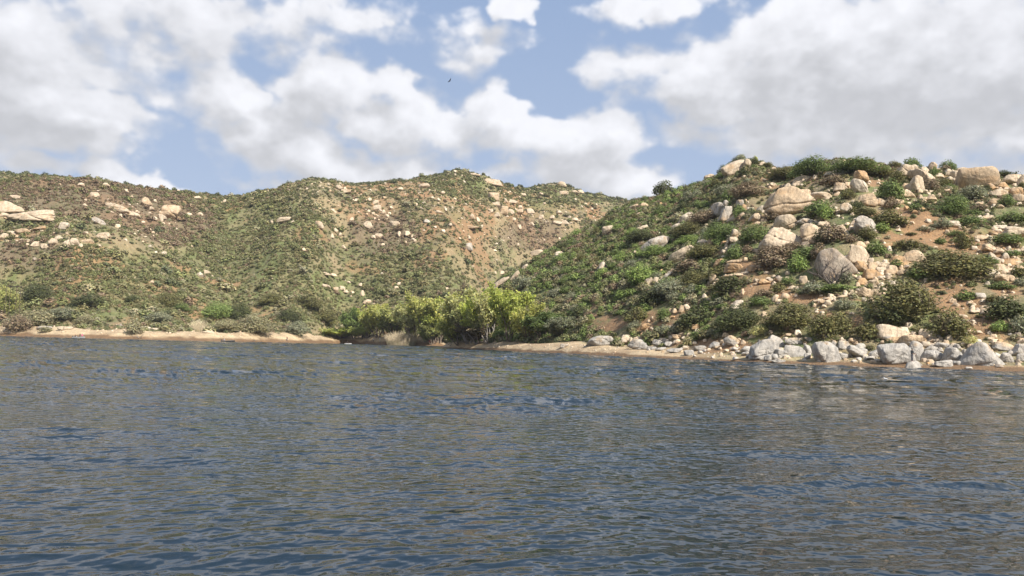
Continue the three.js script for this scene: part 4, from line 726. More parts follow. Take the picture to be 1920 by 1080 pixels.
S1(190, 860, 200, 100, 'pale', 'pale thicket left of the stones on the far beach');
S1(440, 870, 140, 66, 'pale', 'pale bush at the back of the far beach');
S1(330, 840, 200, 80, 'sage', 'grey green bush between thicket and pale bush of the far beach');
S1(1500, 910, 160, 90, 'sage', 'grey green thicket right of the yellow grey one on the far shore');
S1(1650, 860, 150, 110, 'olive', 'olive bush at the right end of the far brown bank');
S1(800, 860, 150, 80, 'sage', 'grey green bush behind the middle of the far beach');
S1(230, 915, 80, 40, 'pale', 'tiny pale tuft bush on the far sand');
S1(1560, 780, 200, 90, 'olive', 'olive shrub on the slope over the far brown bank');
S1(1370, 760, 120, 70, 'olive', 'olive shrub on the slope behind the dark shrub of the far shore');
S1(850, 770, 150, 90, 'olive', 'olive shrub in the small gully over the far beach');


// more shrubs of the right hill, alike by slope
const crowded = (x, z, s) => shrubSpots.some((q) => Math.hypot(q[0] - x, q[1] - z) < (q[2] + s) * 0.62) || rockSpots.some((q) => Math.hypot(q[0] - x, q[1] - z) < q[2] + s * 0.15);
{
  const r = rng(71); let n = 0;
  for (let i = 0; i < 9000 && n < 150; i++) {                                    // the dense left flank
    const u = mix(ray(900, 600).u, ray(1420, 500).u, r()), S = nearS(u) + nearBench(u), R = nearD(u), D = mix(S + 5, R - 4, r()), x = u * D, y = nearH(u, D), p = pix(x, y, -D);
    if (y < 2.8 || y < farH(u, D) || p[0] > 1400 || inEll(p, DIRT) > 0.4) continue;
    const w = 2.8 + 3.4 * r() * r(); if (crowded(x, -D, w / 2)) continue;
    const m = ['green', 'green', 'olive', 'sage', 'green', 'sage', 'dark', 'bright'][Math.floor(r() * 8)];
    const hue = { bright: 'bright green', sage: 'grey green', dark: 'dark green' }[m] || m, where = y < 12 ? 'at the base of' : y < 28 ? 'low on' : y < 45 ? 'halfway up' : 'high on', side = p[0] < 1090 ? 'cove end' : p[0] < 1250 ? 'middle' : 'boulder side'; shrubAt(x, y - 0.1, -D, w, w * (0.5 + 0.3 * r()), m, `${w > 4.6 ? 'large' : 'small'} ${hue} shrub ${where} the left flank, ${side}`, 'scrub of the left flank'); n++;
  }
  for (let i = 0, k = 0; i < 9000 && k < 48; i++) {
    const u = mix(ray(1400, 600).u, ray(1960, 500).u, r()), S = nearS(u) + nearBench(u), R = nearD(u), D = mix(S + 5, R - 3, r()), x = u * D, y = nearH(u, D), p = pix(x, y, -D);
    if (y < 3.5 || inEll(p, DIRT) > 0.35) continue;
    const w = 2.2 + 2.6 * r() * r(); if (crowded(x, -D, w / 2)) continue;
    const m = ['green', 'olive', 'olive', 'dark', 'sage', 'brown'][Math.floor(r() * 6)];
    shrubAt(x, y - 0.1, -D, w, w * (0.5 + 0.25 * r()), m, `small ${{ sage: 'grey green', dark: 'dark green' }[m] || m} shrub between boulders ${y < 15 ? 'low on' : y < 32 ? 'halfway up' : 'high on'} the front slope, ${p[0] < 1580 ? 'left' : p[0] < 1750 ? 'middle' : 'right'}`, 'small shrubs among the boulders'); k++;
  }
}


// brush that nobody could count
{
  const r = rng(13), kinds = [], items = [], brush = new THREE.MeshStandardMaterial({ color: 0xffffff, vertexColors: true, roughness: 1, side: THREE.DoubleSide });
  for (let k = 0; k < 4; k++) kinds.push([domeLeaves(700 + k, 240, 0.105, { lobes: 7, loose: 0.3, hole: 0.08, soft: 0.65, vary: 0.5 }), brush, 'far_brush']);
  for (let k = 0; k < 4; k++) kinds.push([domeLeaves(740 + k, 420, 0.08, { lobes: 9, loose: 0.35, hole: 0.2, soft: 0.4, vary: 0.7 }), brush, 'near_brush']);
  const G = [0.205, 0.222, 0.092], O = [0.22, 0.205, 0.095], S = [0.31, 0.295, 0.175], Br = [0.26, 0.195, 0.125], Dk = [0.135, 0.155, 0.075], Y = [0.36, 0.335, 0.18];
  const add = (k, x, y, z, w, h, T) => { const j = 0.78 + 0.36 * r(); items.push([k, x, y - 0.06 * h, z, w, h, w * (0.8 + 0.4 * r()), r() * 6.283, T[0] * j, T[1] * j, T[2] * j]); };
  for (let i = 0; i < 150000; i++) {
    const u = mix(-1.05, 0.34, r()), Sd = farS(u), R = farD(u), D = Math.sqrt(mix((Sd + 13) ** 2, (R + 7) ** 2, r())), x = u * D, y = farH(u, D);
    if (nearH(u, D) > y + 1) continue;
    const p = pix(x, y, -D), n = fbm2(x / 24, D / 24, 4, 3), n2 = fbm2(x / 60, D / 60, 3, 45), dirt = inEll(p, FARDIRT), gr = inEll(p, FARGREEN), br = inEll(p, FARBROWN);
    const dens = clamp(0.40 + 1.2 * n + 0.42 * gr - 0.40 * dirt + (D - Sd < 26 ? -0.3 : 0) + (D > R - 14 ? 0.35 : 0), 0.2, 1);
    if (r() > dens) continue;
    const q = r() + 0.35 * n2; let T = q < 0.38 ? G : q < 0.62 ? O : q < 0.80 ? S : q < 0.9 ? Dk : Y;
    if (r() < br * 0.65) T = Br; else if (r() < 0.10) T = Br;
    if (r() < 0.6 * gr) T = r() < 0.6 ? G : O; if (D > R - 12 && r() < 0.6) T = Dk;
    const s = (0.8 + 2.0 * r() * r()) * (r() < 0.05 ? 2.2 : 1); add(Math.floor(r() * 4), x, y, -D, s, s * (0.45 + 0.35 * r()), T);
  }
  const nf = items.length;
  for (let i = 0; i < 62000; i++) {
    const u = mix(ray(840, 640).u, ray(2800, 500).u, r()), Sd = nearS(u) + nearBench(u), R = nearD(u); if (R < Sd) continue;
    const D = Math.sqrt(mix((Sd + 1) ** 2, (R + 8) ** 2, r())), x = u * D, y = nearH(u, D); if (y < 2.0 || farH(u, D) > y) continue;
    const p = pix(x, y, -D), left = 1 - sst(1250, 1500, p[0]), n = fbm2(x / 10, D / 10, 4, 6), dirt = inEll(p, DIRT);
    if (r() > clamp(0.36 + 0.38 * left + 0.9 * n - 0.8 * dirt, 0.02, 0.95)) continue;
    const q = r(); let T = q < 0.34 ? G : q < 0.56 ? O : q < 0.70 ? S : q < 0.84 ? Dk : Br; if (left > 0.5 && r() < 0.25) T = [0.20, 0.27, 0.08];
    const s = 0.5 + (1.1 + 1.2 * left) * r() * r() + 0.4 * left; if (rockSpots.some((w) => Math.hypot(w[0] - x, w[1] + D) < w[2] * 0.8)) continue;
    add(4 + Math.floor(r() * 4), x, y, -D, s, s * (0.45 + 0.4 * r()), T);
  }
  stuff('chaparral_brush', 'low chaparral brush covering the hills', kinds, items);
  
}

// willows at the head of the cove
function treeProto(seed, { leaves = 9000, size = 0.029, ...o } = {}) {
  const b = branching(seed, o), r = rng(seed + 1), L = [];
  for (let i = 0; i < leaves; i++) {
    const t = b.tips[Math.floor(r() * b.tips.length)], s = 0.07, x = t[0] + (r() + r() - 1) * s * 1.3, y = t[1] + (r() + r() - 1) * s * 1.3, z = t[2] + (r() + r() - 1) * s * 1.3; if (y < 0.05) continue;
    const j = (0.75 + 0.5 * r()) * (0.85 + 0.35 * vn3(x * 6 + seed, y * 6, z * 6));
    L.push([x, y, z, size * (0.6 + 0.8 * r()), (r() - 0.5), 0.5, (r() - 0.5), j * (0.9 + 0.2 * r()), j, j * (0.7 + 0.5 * r())]);
  }
  const lg = leafGeo(L, seed + 2, { long: 2 }); lg.computeBoundingBox(); const B = lg.boundingBox, k = [1 / (B.max.x - B.min.x), 1 / B.max.y, 1 / (B.max.z - B.min.z)];
  lg.scale(...k); const wood = b.wood; wood.scale(...k); wood.computeVertexNormals(); return { lg, wood };
}
const willowP = [0, 1, 2, 3].map((k) => treeProto(60 + k * 11, { stems: 5, len: 0.42, rad: 0.02, lean: 0.55, depth: 3, kids: 3, rise: 0.14 }));
function tree(px, base, w, h, D, mat, wood, label, name, k, group) {
  if (name === 'willow_tree') D = hit(px, base) + (D > 320 && px < 850 ? 4 : 0);
  const C = at(px, base, D), W = w * 1.25 * D / FPX, H = h * 1.08 * D / FPX, y = Math.max(0.1, ground(C.x, C.z)), g = new THREE.Group(), pr = willowP[k % 4];
  part(pr.wood, wood, 'trunk', g); part(pr.lg, MAT[mat], 'crown', g);
  g.position.set(C.x, y - 0.1, C.z); g.scale.set(W, H + (C.y - y), W * 0.9); g.rotation.y = k * 1.9; shrubSpots.push([C.x, C.z, W / 2]);
  return put(g, name, label, 'tree', group);
}
const W = (px, base, w, h, D, mat, label, k, wood = barkMat) => tree(px, base, w * 1.12, h * 1.1, D, mat, wood, label, 'willow_tree', k, 'willows at the head of the cove');
W(955, 641, 66, 96, 250, 'lime', 'tallest bright lime green willow at the right of the grove', 0);
W(990, 640, 50, 66, 240, 'willow', 'willow with a dark trunk at the far right of the grove', 1);
W(915, 642, 60, 84, 262, 'haze', 'greyish half bare willow left of the tallest lime one', 2, greyBark);
W(880, 643, 80, 92, 285, 'haze', 'greyish bare topped willow in the middle of the grove', 3, greyBark);
W(838, 643, 76, 84, 280, 'willow', 'yellow green willow with a broad crown in the middle of the grove', 1);
W(800, 640, 66, 80, 300, 'willow', 'yellow green willow left of the broad crowned one', 0);
W(860, 646, 60, 52, 262, 'willow', 'low yellow green willow in front of the grove middle', 2);
W(775, 638, 60, 66, 330, 'haze', 'olive grey willow behind the straw coloured reeds', 3);
W(742, 636, 60, 62, 345, 'yellowed', 'dull olive willow left behind the reeds', 1);
W(708, 636, 50, 58, 380, 'willow', 'yellow willow over the two people in white', 2);
W(690, 637, 34, 50, 385, 'lime', 'narrow lime willow left of the yellow one', 0);
W(664, 639, 40, 56, 395, 'leaf', 'leaf green willow left of the narrow lime one', 3);
W(640, 640, 60, 24, 385, 'lime', 'low spreading lime bush willow at the left end of the grove', 1);
W(680, 641, 40, 26, 375, 'lime', 'small lime bush willow right of the low spreading one', 2);
W(810, 645, 40, 36, 275, 'yellowed', 'small dull green willow above the person in red', 2);
W(895, 645, 70, 34, 250, 'brown', 'low brown twiggy willow at the waterside', 0, greyBark);
W(1020, 636, 60, 46, 235, 'green', 'green bushy tree right of the lime willows', 3);
W(1055, 632, 50, 34, 225, 'sage', 'grey green bushy tree at the foot of the left flank by the beach', 2);
W(900, 643, 64, 90, 262, 'lime', 'lime green willow between the grey half bare ones', 1);
W(822, 642, 60, 74, 285, 'lime', 'lime green willow left of the broad crowned yellow one', 3);
W(724, 638, 56, 56, 360, 'willow', 'yellow green willow above the reeds at their left', 0);
W(862, 600, 26, 62, 330, 'brown', 'reddish brown bare tree rising behind the grove', 1);
{
  const D = 331, C = at(1244, 372, D), y = ground(C.x, C.z), m = D / FPX, g = new THREE.Group(), h = Math.max(2, at(1244, 342, D).y - y), b = branching(88, { stems: 1, len: 0.7, rad: 0.05, lean: 0.3, depth: 3 });
  const wd = b.wood; wd.computeBoundingBox(); const q = wd.boundingBox.getSize(new THREE.Vector3()); wd.scale(26 * m / q.x, h * 0.85 / q.y, 26 * m / q.z); wd.computeVertexNormals(); part(wd, barkMat, 'trunk', g);
  const cr = part(shrubProto('mid', 1).leaves, MAT.dark, 'crown', g); cr.scale.set(40 * m, h * 0.82, 32 * m); cr.position.y = h * 0.24;
  g.position.set(C.x, y - 0.1, C.z); put(g, 'oak_tree', 'lone round crowned tree on the skyline left of the right hill', 'tree');
}
// leafless shrub and dead branches
function bare(px, py, w, h, label, name, seed, mat, opt = {}) {
  const D0 = hit(px, py), C = at(px, py, D0), m = D0 / FPX, b = branching(seed, { stems: 5, len: 0.42, rad: 0.022, lean: 0.9, depth: 3, kids: 3, rise: 0.06, ...opt }).wood; b.computeBoundingBox(); const s = b.boundingBox.getSize(new THREE.Vector3());
  b.scale(w * m / s.x, h * m / s.y, w * m / s.z); const o = part(b, mat, name); o.position.set(C.x, Math.max(0.02, ground(C.x, C.z)), C.z); return put(o, name, label, name === 'leafless_shrub' ? 'shrub' : 'driftwood', name === 'dead_branches' ? 'dead branches along the shore' : undefined);
}
bare(1562, 536, 80, 62, 'grey leafless shrub in front of the big grey brown rock', 'leafless_shrub', 331, std(0.10, 0.082, 0.072), { rad: 0.03 });
[[880, 645, 60, 14, 'tangle of dead branches under the middle willows'], [920, 643, 60, 16, 'tangle of dead branches under the grey half bare willow'], [955, 640, 50, 12, 'dead branches under the tallest lime willow'], [845, 648, 40, 10, 'dead branches at the tip of the sand spit'], [230, 614, 26, 10, 'white driftwood on the far sand beside a bush'], [262, 634, 34, 10, 'dark driftwood at the water under the pale twiggy bush'], [475, 640, 20, 6, 'dead branch on the far brown bank beside the dark boat'], [1015, 640, 36, 12, 'grey brush heap at the right foot of the grove']].forEach(([x, y, w, h, l], i) => bare(x, y, w, h, l, 'dead_branches', 350 + i, i === 4 ? std(0.55, 0.5, 0.44) : greyBark, { lean: 2.2, rise: -0.02 }));
// reeds
function reeds(px, py, w, h, D, n, label) {
  const r = rng(px), C = at(px, py, D), m = D / FPX, W = w * m, H = h * m, g = new THREE.Group(), dry = [], green = [];
  for (let i = 0; i < n; i++) {
    const a = r() * 6.283, q = Math.sqrt(r()) * 0.5, x = Math.cos(a) * q * W, z = Math.sin(a) * q * W * 0.6, low = i % 4 === 0, L = H * (low ? 0.32 : 1 - 1.3 * q * q) * (0.75 + 0.35 * r()), lx = (Math.cos(a) * q * 0.8 + (r() - 0.5) * 0.35) * L, lz = (Math.sin(a) * q * 0.8 + (r() - 0.5) * 0.35) * L;
    (low ? green : dry).push(limb([new THREE.Vector3(x, 0, z), new THREE.Vector3(x + lx * 0.35, L * 0.62, z + lz * 0.35), new THREE.Vector3(x + lx, L, z + lz)], 0.035, 0.012, 3));
  }
  part(mergeGeometries(dry), std(0.62, 0.52, 0.36), 'dry_stalks', g); part(mergeGeometries(green), std(0.22, 0.25, 0.07), 'green_shoots', g);
  g.position.set(C.x, Math.max(0, ground(C.x, C.z)) - 0.03, C.z); put(g, 'reed_clump', label, 'reeds');
}
reeds(752, 644, 52, 27, 345, 1500, 'rounded clump of straw coloured reeds at the water before the willows');
reeds(371, 622, 22, 26, 322, 400, 'upright tuft of straw coloured reeds behind the far beach');

// ---------------------------------------------------------------- people
function capsules(bones, cell) {                                                  // bones: [x0,y0,z0,r0, x1,y1,z1,r1]; one smooth skin round all of them
  let lo = [9, 9, 9], hi = [-9, -9, -9];
  for (const b of bones) for (const o of [0, 4]) for (let k = 0; k < 3; k++) { lo[k] = Math.min(lo[k], b[o + k] - b[o + 3]); hi[k] = Math.max(hi[k], b[o + k] + b[o + 3]); }
  const c = lo.map((v, k) => (v + hi[k]) / 2), half = Math.max(...hi.map((v, k) => v - lo[k])) / 2 + 0.06, n = Math.min(120, Math.ceil(2 * half / cell));
  const mc = new MarchingCubes(n, new THREE.MeshBasicMaterial(), false, false, 60000); mc.isolation = 0; mc.reset();
  for (let z = 0; z < n; z++) for (let y = 0; y < n; y++) for (let x = 0; x < n; x++) {
    const X = c[0] + (x - n / 2) / (n / 2) * half, Y = c[1] + (y - n / 2) / (n / 2) * half, Z = c[2] + (z - n / 2) / (n / 2) * half; let s = 0;
    for (const b of bones) { const dx = b[4] - b[0], dy = b[5] - b[1], dz = b[6] - b[2], t = clamp(((X - b[0]) * dx + (Y - b[1]) * dy + (Z - b[2]) * dz) / (dx * dx + dy * dy + dz * dz + 1e-9)), d = Math.hypot(X - b[0] - dx * t, Y - b[1] - dy * t, Z - b[2] - dz * t) - mix(b[3], b[7], t); if (d < 0.25) s += Math.exp(-d / 0.014); }
    mc.field[z * n * n + y * n + x] = s > 0 ? 0.014 * Math.log(s) : -0.3;
  }
  mc.update();
  const g = new THREE.BufferGeometry(); g.setAttribute('position', new THREE.BufferAttribute(mc.positionArray.slice(0, mc.count * 3), 3));
  g.scale(half, half, half); g.translate(...c); const m = mergeVertices(g, 1e-4); m.computeVertexNormals(); return m;
}
const POSE = {
  stand: { hip: [0, 0.93, 0], chest: [0, 1.38, 0], neck: [0, 1.5, 0], head: [0, 1.63, 0.02], sh: 0.19, arm: [[0.24, 1.14, 0.04], [0.2, 1.06, 0.27]], leg: [[0.1, 0.5, 0.02], [0.12, 0.09, -0.02]] },
  sit: { hip: [0, 0.1, 0], chest: [0, 0.53, 0.03], neck: [0, 0.66, 0.05], head: [0, 0.79, 0.08], sh: 0.19, arm: [[0.25, 0.3, 0.1], [0.16, 0.24, 0.34]], leg: [[0.13, 0.14, 0.42], [0.12, -0.26, 0.46]] },
  recline: { hip: [0, 0.1, 0], chest: [0, 0.52, -0.06], neck: [0, 0.65, -0.04], head: [0, 0.78, 0], sh: 0.19, arm: [[0.28, 0.3, 0.1], [0.26, 0.33, 0.36]], leg: [[0.13, 0.24, 0.42], [0.11, 0.1, 0.82]] },
};
function figure(pose) {
  const P = POSE[pose], body = [], top = [], low = [], B = (L, a, ra, b, rb) => L.push([...a, ra, ...b, rb]), mid = [0, (P.hip[1] + P.chest[1]) / 2, (P.hip[2] + P.chest[2]) / 2];
  B(body, P.neck, 0.055, P.head, 0.06); B(body, P.head, 0.092, [P.head[0], P.head[1] + 0.055, P.head[2] - 0.01], 0.095); B(body, [0, P.head[1] - 0.05, P.head[2] + 0.03], 0.062, [0, P.head[1] - 0.07, P.head[2] + 0.05], 0.045); B(body, [0, P.head[1] + 0.01, P.head[2] + 0.09], 0.014, [0, P.head[1] - 0.015, P.head[2] + 0.115], 0.016);
  B(body, mid, 0.115, P.chest, 0.125); B(body, P.hip, 0.13, mid, 0.115); B(top, mid, 0.145, P.chest, 0.15); B(top, P.hip, 0.15, mid, 0.145); B(low, [-0.06, P.hip[1], P.hip[2]], 0.135, [0.06, P.hip[1], P.hip[2]], 0.135);
  for (const s of [-1, 1]) {
    const S = [s * P.sh, P.chest[1] + 0.05, P.chest[2]], E = [s * P.arm[0][0], P.arm[0][1], P.arm[0][2]], H = [s * P.arm[1][0], P.arm[1][1], P.arm[1][2]], J = [s * 0.09, P.hip[1] - 0.02, P.hip[2]], K = [s * P.leg[0][0], P.leg[0][1], P.leg[0][2]], A = [s * P.leg[1][0], P.leg[1][1], P.leg[1][2]];
    B(body, P.chest, 0.1, S, 0.062); B(body, S, 0.058, E, 0.044); B(body, E, 0.042, H, 0.03); B(top, P.chest, 0.12, S, 0.08); B(top, S, 0.076, E, 0.062); B(top, E, 0.06, [mix(E[0], H[0], 0.85), mix(E[1], H[1], 0.85), mix(E[2], H[2], 0.85)], 0.048);
    const d = new THREE.Vector3(H[0] - E[0], H[1] - E[1], H[2] - E[2]).normalize(), up = new THREE.Vector3(0, 1, 0), side = new THREE.Vector3().crossVectors(d, up).normalize(), pt = (f, w, v = 0) => [H[0] + d.x * f + side.x * w + up.x * v, H[1] + d.y * f + side.y * w + v, H[2] + d.z * f + side.z * w];
    B(body, H, 0.028, pt(0.07, 0), 0.036);
    [[-0.03, 0.075], [-0.01, 0.088], [0.011, 0.082], [0.031, 0.062]].forEach(([w, L]) => { B(body, pt(0.08, w), 0.011, pt(0.08 + L * 0.55, w, -0.006), 0.0105); B(body, pt(0.08 + L * 0.55, w, -0.006), 0.0105, pt(0.08 + L * 0.85, w, -0.035), 0.010); });
    B(body, pt(0.03, -s * 0.035), 0.014, pt(0.075, -s * 0.065, -0.01), 0.012);
    B(body, J, 0.088, K, 0.058); B(body, K, 0.056, A, 0.04); B(body, A, 0.042, [A[0], A[1] - 0.045, A[2] + 0.14], 0.034); B(low, J, 0.108, K, 0.078); B(low, K, 0.076, [mix(K[0], A[0], 0.9), mix(K[1], A[1], 0.9), mix(K[2], A[2], 0.9)], 0.064);
  }
  const hair = [[P.head[0], P.head[1] + 0.045, P.head[2] - 0.028, 0.098, P.head[0], P.head[1] + 0.0, P.head[2] - 0.04, 0.085]], hat = [];
  const brim = new THREE.CylinderGeometry(0.15, 0.16, 0.012, 24); brim.translate(0, P.head[1] + 0.085, P.head[2] + 0.03); const crown = new THREE.SphereGeometry(0.112, 20, 10, 0, 6.2832, 0, Math.PI / 2); crown.scale(1, 0.95, 1.08); crown.translate(0, P.head[1] + 0.085, P.head[2] - 0.01);
  return { body: capsules(body, 0.016), top: capsules(top, 0.022), low: capsules(low, 0.022), hair: capsules(hair, 0.012), hat: mergeGeometries([brim, crown]) };
}
const FIG = { stand: figure('stand'), sit: figure('sit'), recline: figure('recline') };

const skin = std(0.48, 0.30, 0.21, 0.6), CLOTH = {}; const cloth = (r, g, b) => (CLOTH[[r, g, b]] ||= std(r, g, b, 0.95));
function person(pos, turn, pose, top, low, hat, label, lift = 0.04) {
  const F = FIG[pose], g = new THREE.Group();
  part(F.body, skin, 'body', g); part(F.top, cloth(...top), 'jacket', g); part(F.low, cloth(...low), 'trousers', g);
  if (hat) part(F.hat, cloth(...hat), 'hat', g); else part(F.hair, cloth(0.04, 0.028, 0.02), 'hair', g);
  g.position.set(pos.x, pos.y + (pose === 'stand' ? -0.012 : lift), pos.z); g.rotation.y = turn; return put(g, 'person', label, 'person');
}
const onGround = (px, py) => { const D = hit(px, py), C = at(px, py, D); C.y = Math.max(0.02, ground(C.x, C.z)); return C; };
{
  const C = at(1711, 676, 106.0), ledge = scene.children.find((o) => o.userData.label === 'low grey shelf rock under the feet of the standing angler');
  ledge.geometry.computeBoundingBox(); C.y = ledge.position.y + ledge.geometry.boundingBox.max.y - 0.05; C.x = ledge.position.x - 0.1; C.z = ledge.position.z;
  person(C, 0.5, 'stand', [0.02, 0.024, 0.028], [0.10, 0.10, 0.11], [0.05, 0.05, 0.05], 'angler in dark jacket and shorts standing on the right shore rocks');
  const rod = part(limb([new THREE.Vector3(0, 0, 0), new THREE.Vector3(0.3, 0.7, 0.6), new THREE.Vector3(0.7, 1.25, 1.5)], 0.012, 0.004, 6), std(0.05, 0.05, 0.05, 0.4), 'fishing_rod'); rod.position.set(C.x + 0.3, C.y + 1.03, C.z + 0.14); put(rod, 'fishing_rod', 'thin dark fishing rod held by the angler on the right shore', 'fishing rod');
  person(onGround(538, 639), 2.6, 'stand', [0.16, 0.05, 0.05], [0.05, 0.05, 0.09], null, 'person in dark red top standing on the far brown bank');
  person(onGround(700, 641), -0.4, 'stand', [0.62, 0.62, 0.62], [0.05, 0.05, 0.06], null, 'person in white top and dark trousers beside the willows, left of the pair');
  person(onGround(712, 640), 0.3, 'stand', [0.7, 0.69, 0.66], [0.6, 0.58, 0.52], [0.65, 0.6, 0.5], 'person all in white beside the willows, right of the pair');
  person(onGround(805, 645), 0.8, 'stand', [0.42, 0.035, 0.03], [0.05, 0.045, 0.05], null, 'person in red jacket in the shade under the willows');
  person(onGround(817, 645), -0.8, 'stand', [0.03, 0.03, 0.035], [0.04, 0.04, 0.05], null, 'person in black under the willows right of the red jacket');
  person(onGround(1085, 441), 0.2, 'stand', [0.04, 0.12, 0.5], [0.04, 0.08, 0.3], null, 'tiny figure in bright blue on the upper edge of the green flank');
}
// ---------------------------------------------------------------- boats
function hullGeo(L, W, H, blunt, inset = 0) {                                      // open hull: bow at +x, outer skin and inner skin joined at the rim
  const n = 28, m = 12, pos = [], idx = [];
  const skinOf = (k) => { for (let i = 0; i <= n; i++) { const t = i / n, taper = t < 0.55 ? 1 - 0.12 * (1 - t / 0.55) ** 2 : Math.pow(Math.max(0, 1 - ((t - 0.55) / 0.45) ** 2.2), 0.62) * (1 - blunt) + blunt, w = W / 2 * taper - k * 0.03, rise = 0.28 * H * sst(0.55, 1, t) ** 1.5, sheer = H * (1 + 0.35 * sst(0.4, 1, t)); for (let j = 0; j <= m; j++) { const a = (j / m - 0.5) * Math.PI, s = Math.sin(a), c = Math.cos(a); pos.push(-L / 2 + t * L - (k ? 0.03 * (t > 0.5 ? 1 : -1) : 0), sheer - (sheer - rise) * Math.pow(Math.max(0, c), 0.45) + (k ? 0.03 * Math.pow(Math.max(0, c), 0.45) : 0), Math.max(0.012, w) * Math.sign(s) * Math.pow(Math.abs(s), 0.6)); } } };
  skinOf(0); skinOf(1);
  const id = (k, i, j) => k * (n + 1) * (m + 1) + i * (m + 1) + j;
  for (let k = 0; k < 2; k++) for (let i = 0; i < n; i++) for (let j = 0; j < m; j++) { const a = id(k, i, j), b = id(k, i + 1, j), c = id(k, i, j + 1), d = id(k, i + 1, j + 1); k ? idx.push(a, b, c, b, d, c) : idx.push(a, c, b, b, c, d); }
  for (let i = 0; i < n; i++) for (const j of [0, m]) { const a = id(0, i, j), b = id(0, i + 1, j), c = id(1, i, j), d = id(1, i + 1, j); idx.push(a, b, c, b, d, c); }
  for (const i of [0, n]) for (let j = 0; j < m; j++) { const k = id(0, i, j), l = id(0, i, j + 1); if (j) idx.push(id(0, i, 0), k, l); }
  const g = new THREE.BufferGeometry(); g.setAttribute('position', new THREE.Float32BufferAttribute(pos, 3)); g.setIndex(idx); const q = mergeVertices(g, 1e-4); q.computeVertexNormals(); return q;
}
const boxg = (w, h, d, x, y, z) => { const g = new THREE.BoxGeometry(w, h, d); g.translate(x, y, z); return g; };
function boat(px, py, turn, L, W, H, hull, trim, name, label, motor, blunt = 0.08) {
  const { u, v } = ray(px, py), D = -EYE / v, g = new THREE.Group();
  part(hullGeo(L, W, H, blunt), hull, 'hull', g);
  for (const x of motor ? [-0.3, 0.0, 0.27] : [-0.12]) part(boxg(0.26, 0.04, W * 0.86, x * L, H * 0.62, 0), trim, 'bench', g);
  for (const s of [-1, 1]) { const pts = []; for (let i = 0; i <= 8; i++) { const t = i / 8 * 0.86, taper = t < 0.55 ? 1 - 0.12 * (1 - t / 0.55) ** 2 : Math.pow(1 - ((t - 0.55) / 0.45) ** 2.2, 0.62) * (1 - blunt) + blunt; pts.push(new THREE.Vector3(-L / 2 + t * L, H * (1 + 0.35 * sst(0.4, 1, t)) + 0.012, s * W / 2 * taper)); } part(limb(pts, 0.028, 0.024, 6), trim, 'gunwale', g); }
  if (motor) {
    const o = new THREE.CylinderGeometry(0.13, 0.16, 0.34, 14); o.scale(1.35, 1, 0.9); o.translate(-L / 2 - 0.16, H + 0.22, 0); const mt = part(o, std(0.02, 0.02, 0.022, 0.4), 'outboard_motor', g);
    part(boxg(0.09, 0.75, 0.07, -L / 2 - 0.17, H - 0.3, 0), std(0.03, 0.03, 0.03, 0.5), 'shaft', mt); part(limb([new THREE.Vector3(-L / 2 - 0.05, H + 0.3, 0), new THREE.Vector3(-L / 2 + 0.35, H + 0.36, 0.05)], 0.022, 0.018, 6), std(0.03, 0.03, 0.03, 0.6), 'tiller', mt);
  }
  g.position.set(u * D, -0.1, -D); g.rotation.y = turn; put(g, name, label, name === 'kayak' ? 'kayak' : 'boat');
  return (x, y, z) => g.localToWorld(new THREE.Vector3(x, y, z));
}
const lightHull = std(0.30, 0.30, 0.29, 0.45), darkHull = std(0.055, 0.06, 0.065, 0.35, { metalness: 0.3 }), alloy = std(0.45, 0.46, 0.47, 0.35, { metalness: 0.6 });
{
  let w = boat(148, 634.3, 0.12, 4.3, 1.6, 0.6, lightHull, alloy, 'motor_boat', 'small light grey boat with three people by the far left beach', true); scene.updateMatrixWorld(true);
  w = (() => { const g = scene.children[scene.children.length - 1]; return (x, y, z) => g.localToWorld(new THREE.Vector3(x, y, z)); })();
  person(w(-1.3, 0.40, 0), 0.6, 'sit', [0.025, 0.025, 0.03], [0.05, 0.05, 0.07], [0.16, 0.02, 0.025], 'person in black with dark red hat at the stern of the light grey boat');
  person(w(0.4, 0.06, 0.2), -0.4, 'stand', [0.03, 0.02, 0.022], [0.05, 0.05, 0.05], [0.2, 0.02, 0.02], 'person in black with red hat in the middle of the light grey boat');
  person(w(1.0, 0.08, -0.1), 1.4, 'stand', [0.62, 0.10, 0.28], [0.3, 0.08, 0.14], null, 'person in pink jacket at the bow of the light grey boat');
  const bucket = new THREE.LatheGeometry([[0.001, 0], [0.13, 0], [0.16, 0.36], [0.17, 0.37], [0.15, 0.37], [0.12, 0.03], [0.001, 0.03]].map((p) => new THREE.Vector2(...p)), 20), bk = part(bucket, std(0.75, 0.75, 0.74, 0.5), 'bucket'); bk.position.copy(w(-0.75, 0.44, 0.3)); put(bk, 'bucket', 'white bucket on the bench of the light grey boat', 'bucket');
  boat(428, 641, 0.1, 4.9, 1.6, 0.55, darkHull, alloy, 'motor_boat', 'dark hulled open motor boat with one person by the far beach', true); scene.updateMatrixWorld(true);
  const g2 = scene.children[scene.children.length - 1]; person(g2.localToWorld(new THREE.Vector3(-1.5, 0.37, 0)), 1.2, 'sit', [0.28, 0.28, 0.3], [0.05, 0.05, 0.06], [0.5, 0.45, 0.38], 'person in grey sitting at the stern of the dark hulled boat');
  boat(653, 645, 0.35, 3.0, 0.85, 0.34, std(0.5, 0.5, 0.49, 0.45), alloy, 'kayak', 'short white kayak with one paddler before the low lime willow', false, 0.05); scene.updateMatrixWorld(true);
  const g3 = scene.children[scene.children.length - 1]; person(g3.localToWorld(new THREE.Vector3(-0.36, 0.23, 0)), 1.9, 'recline', [0.02, 0.022, 0.026], [0.04, 0.04, 0.05], [0.04, 0.04, 0.04], 'paddler dressed in black sitting in the short white kayak');
}
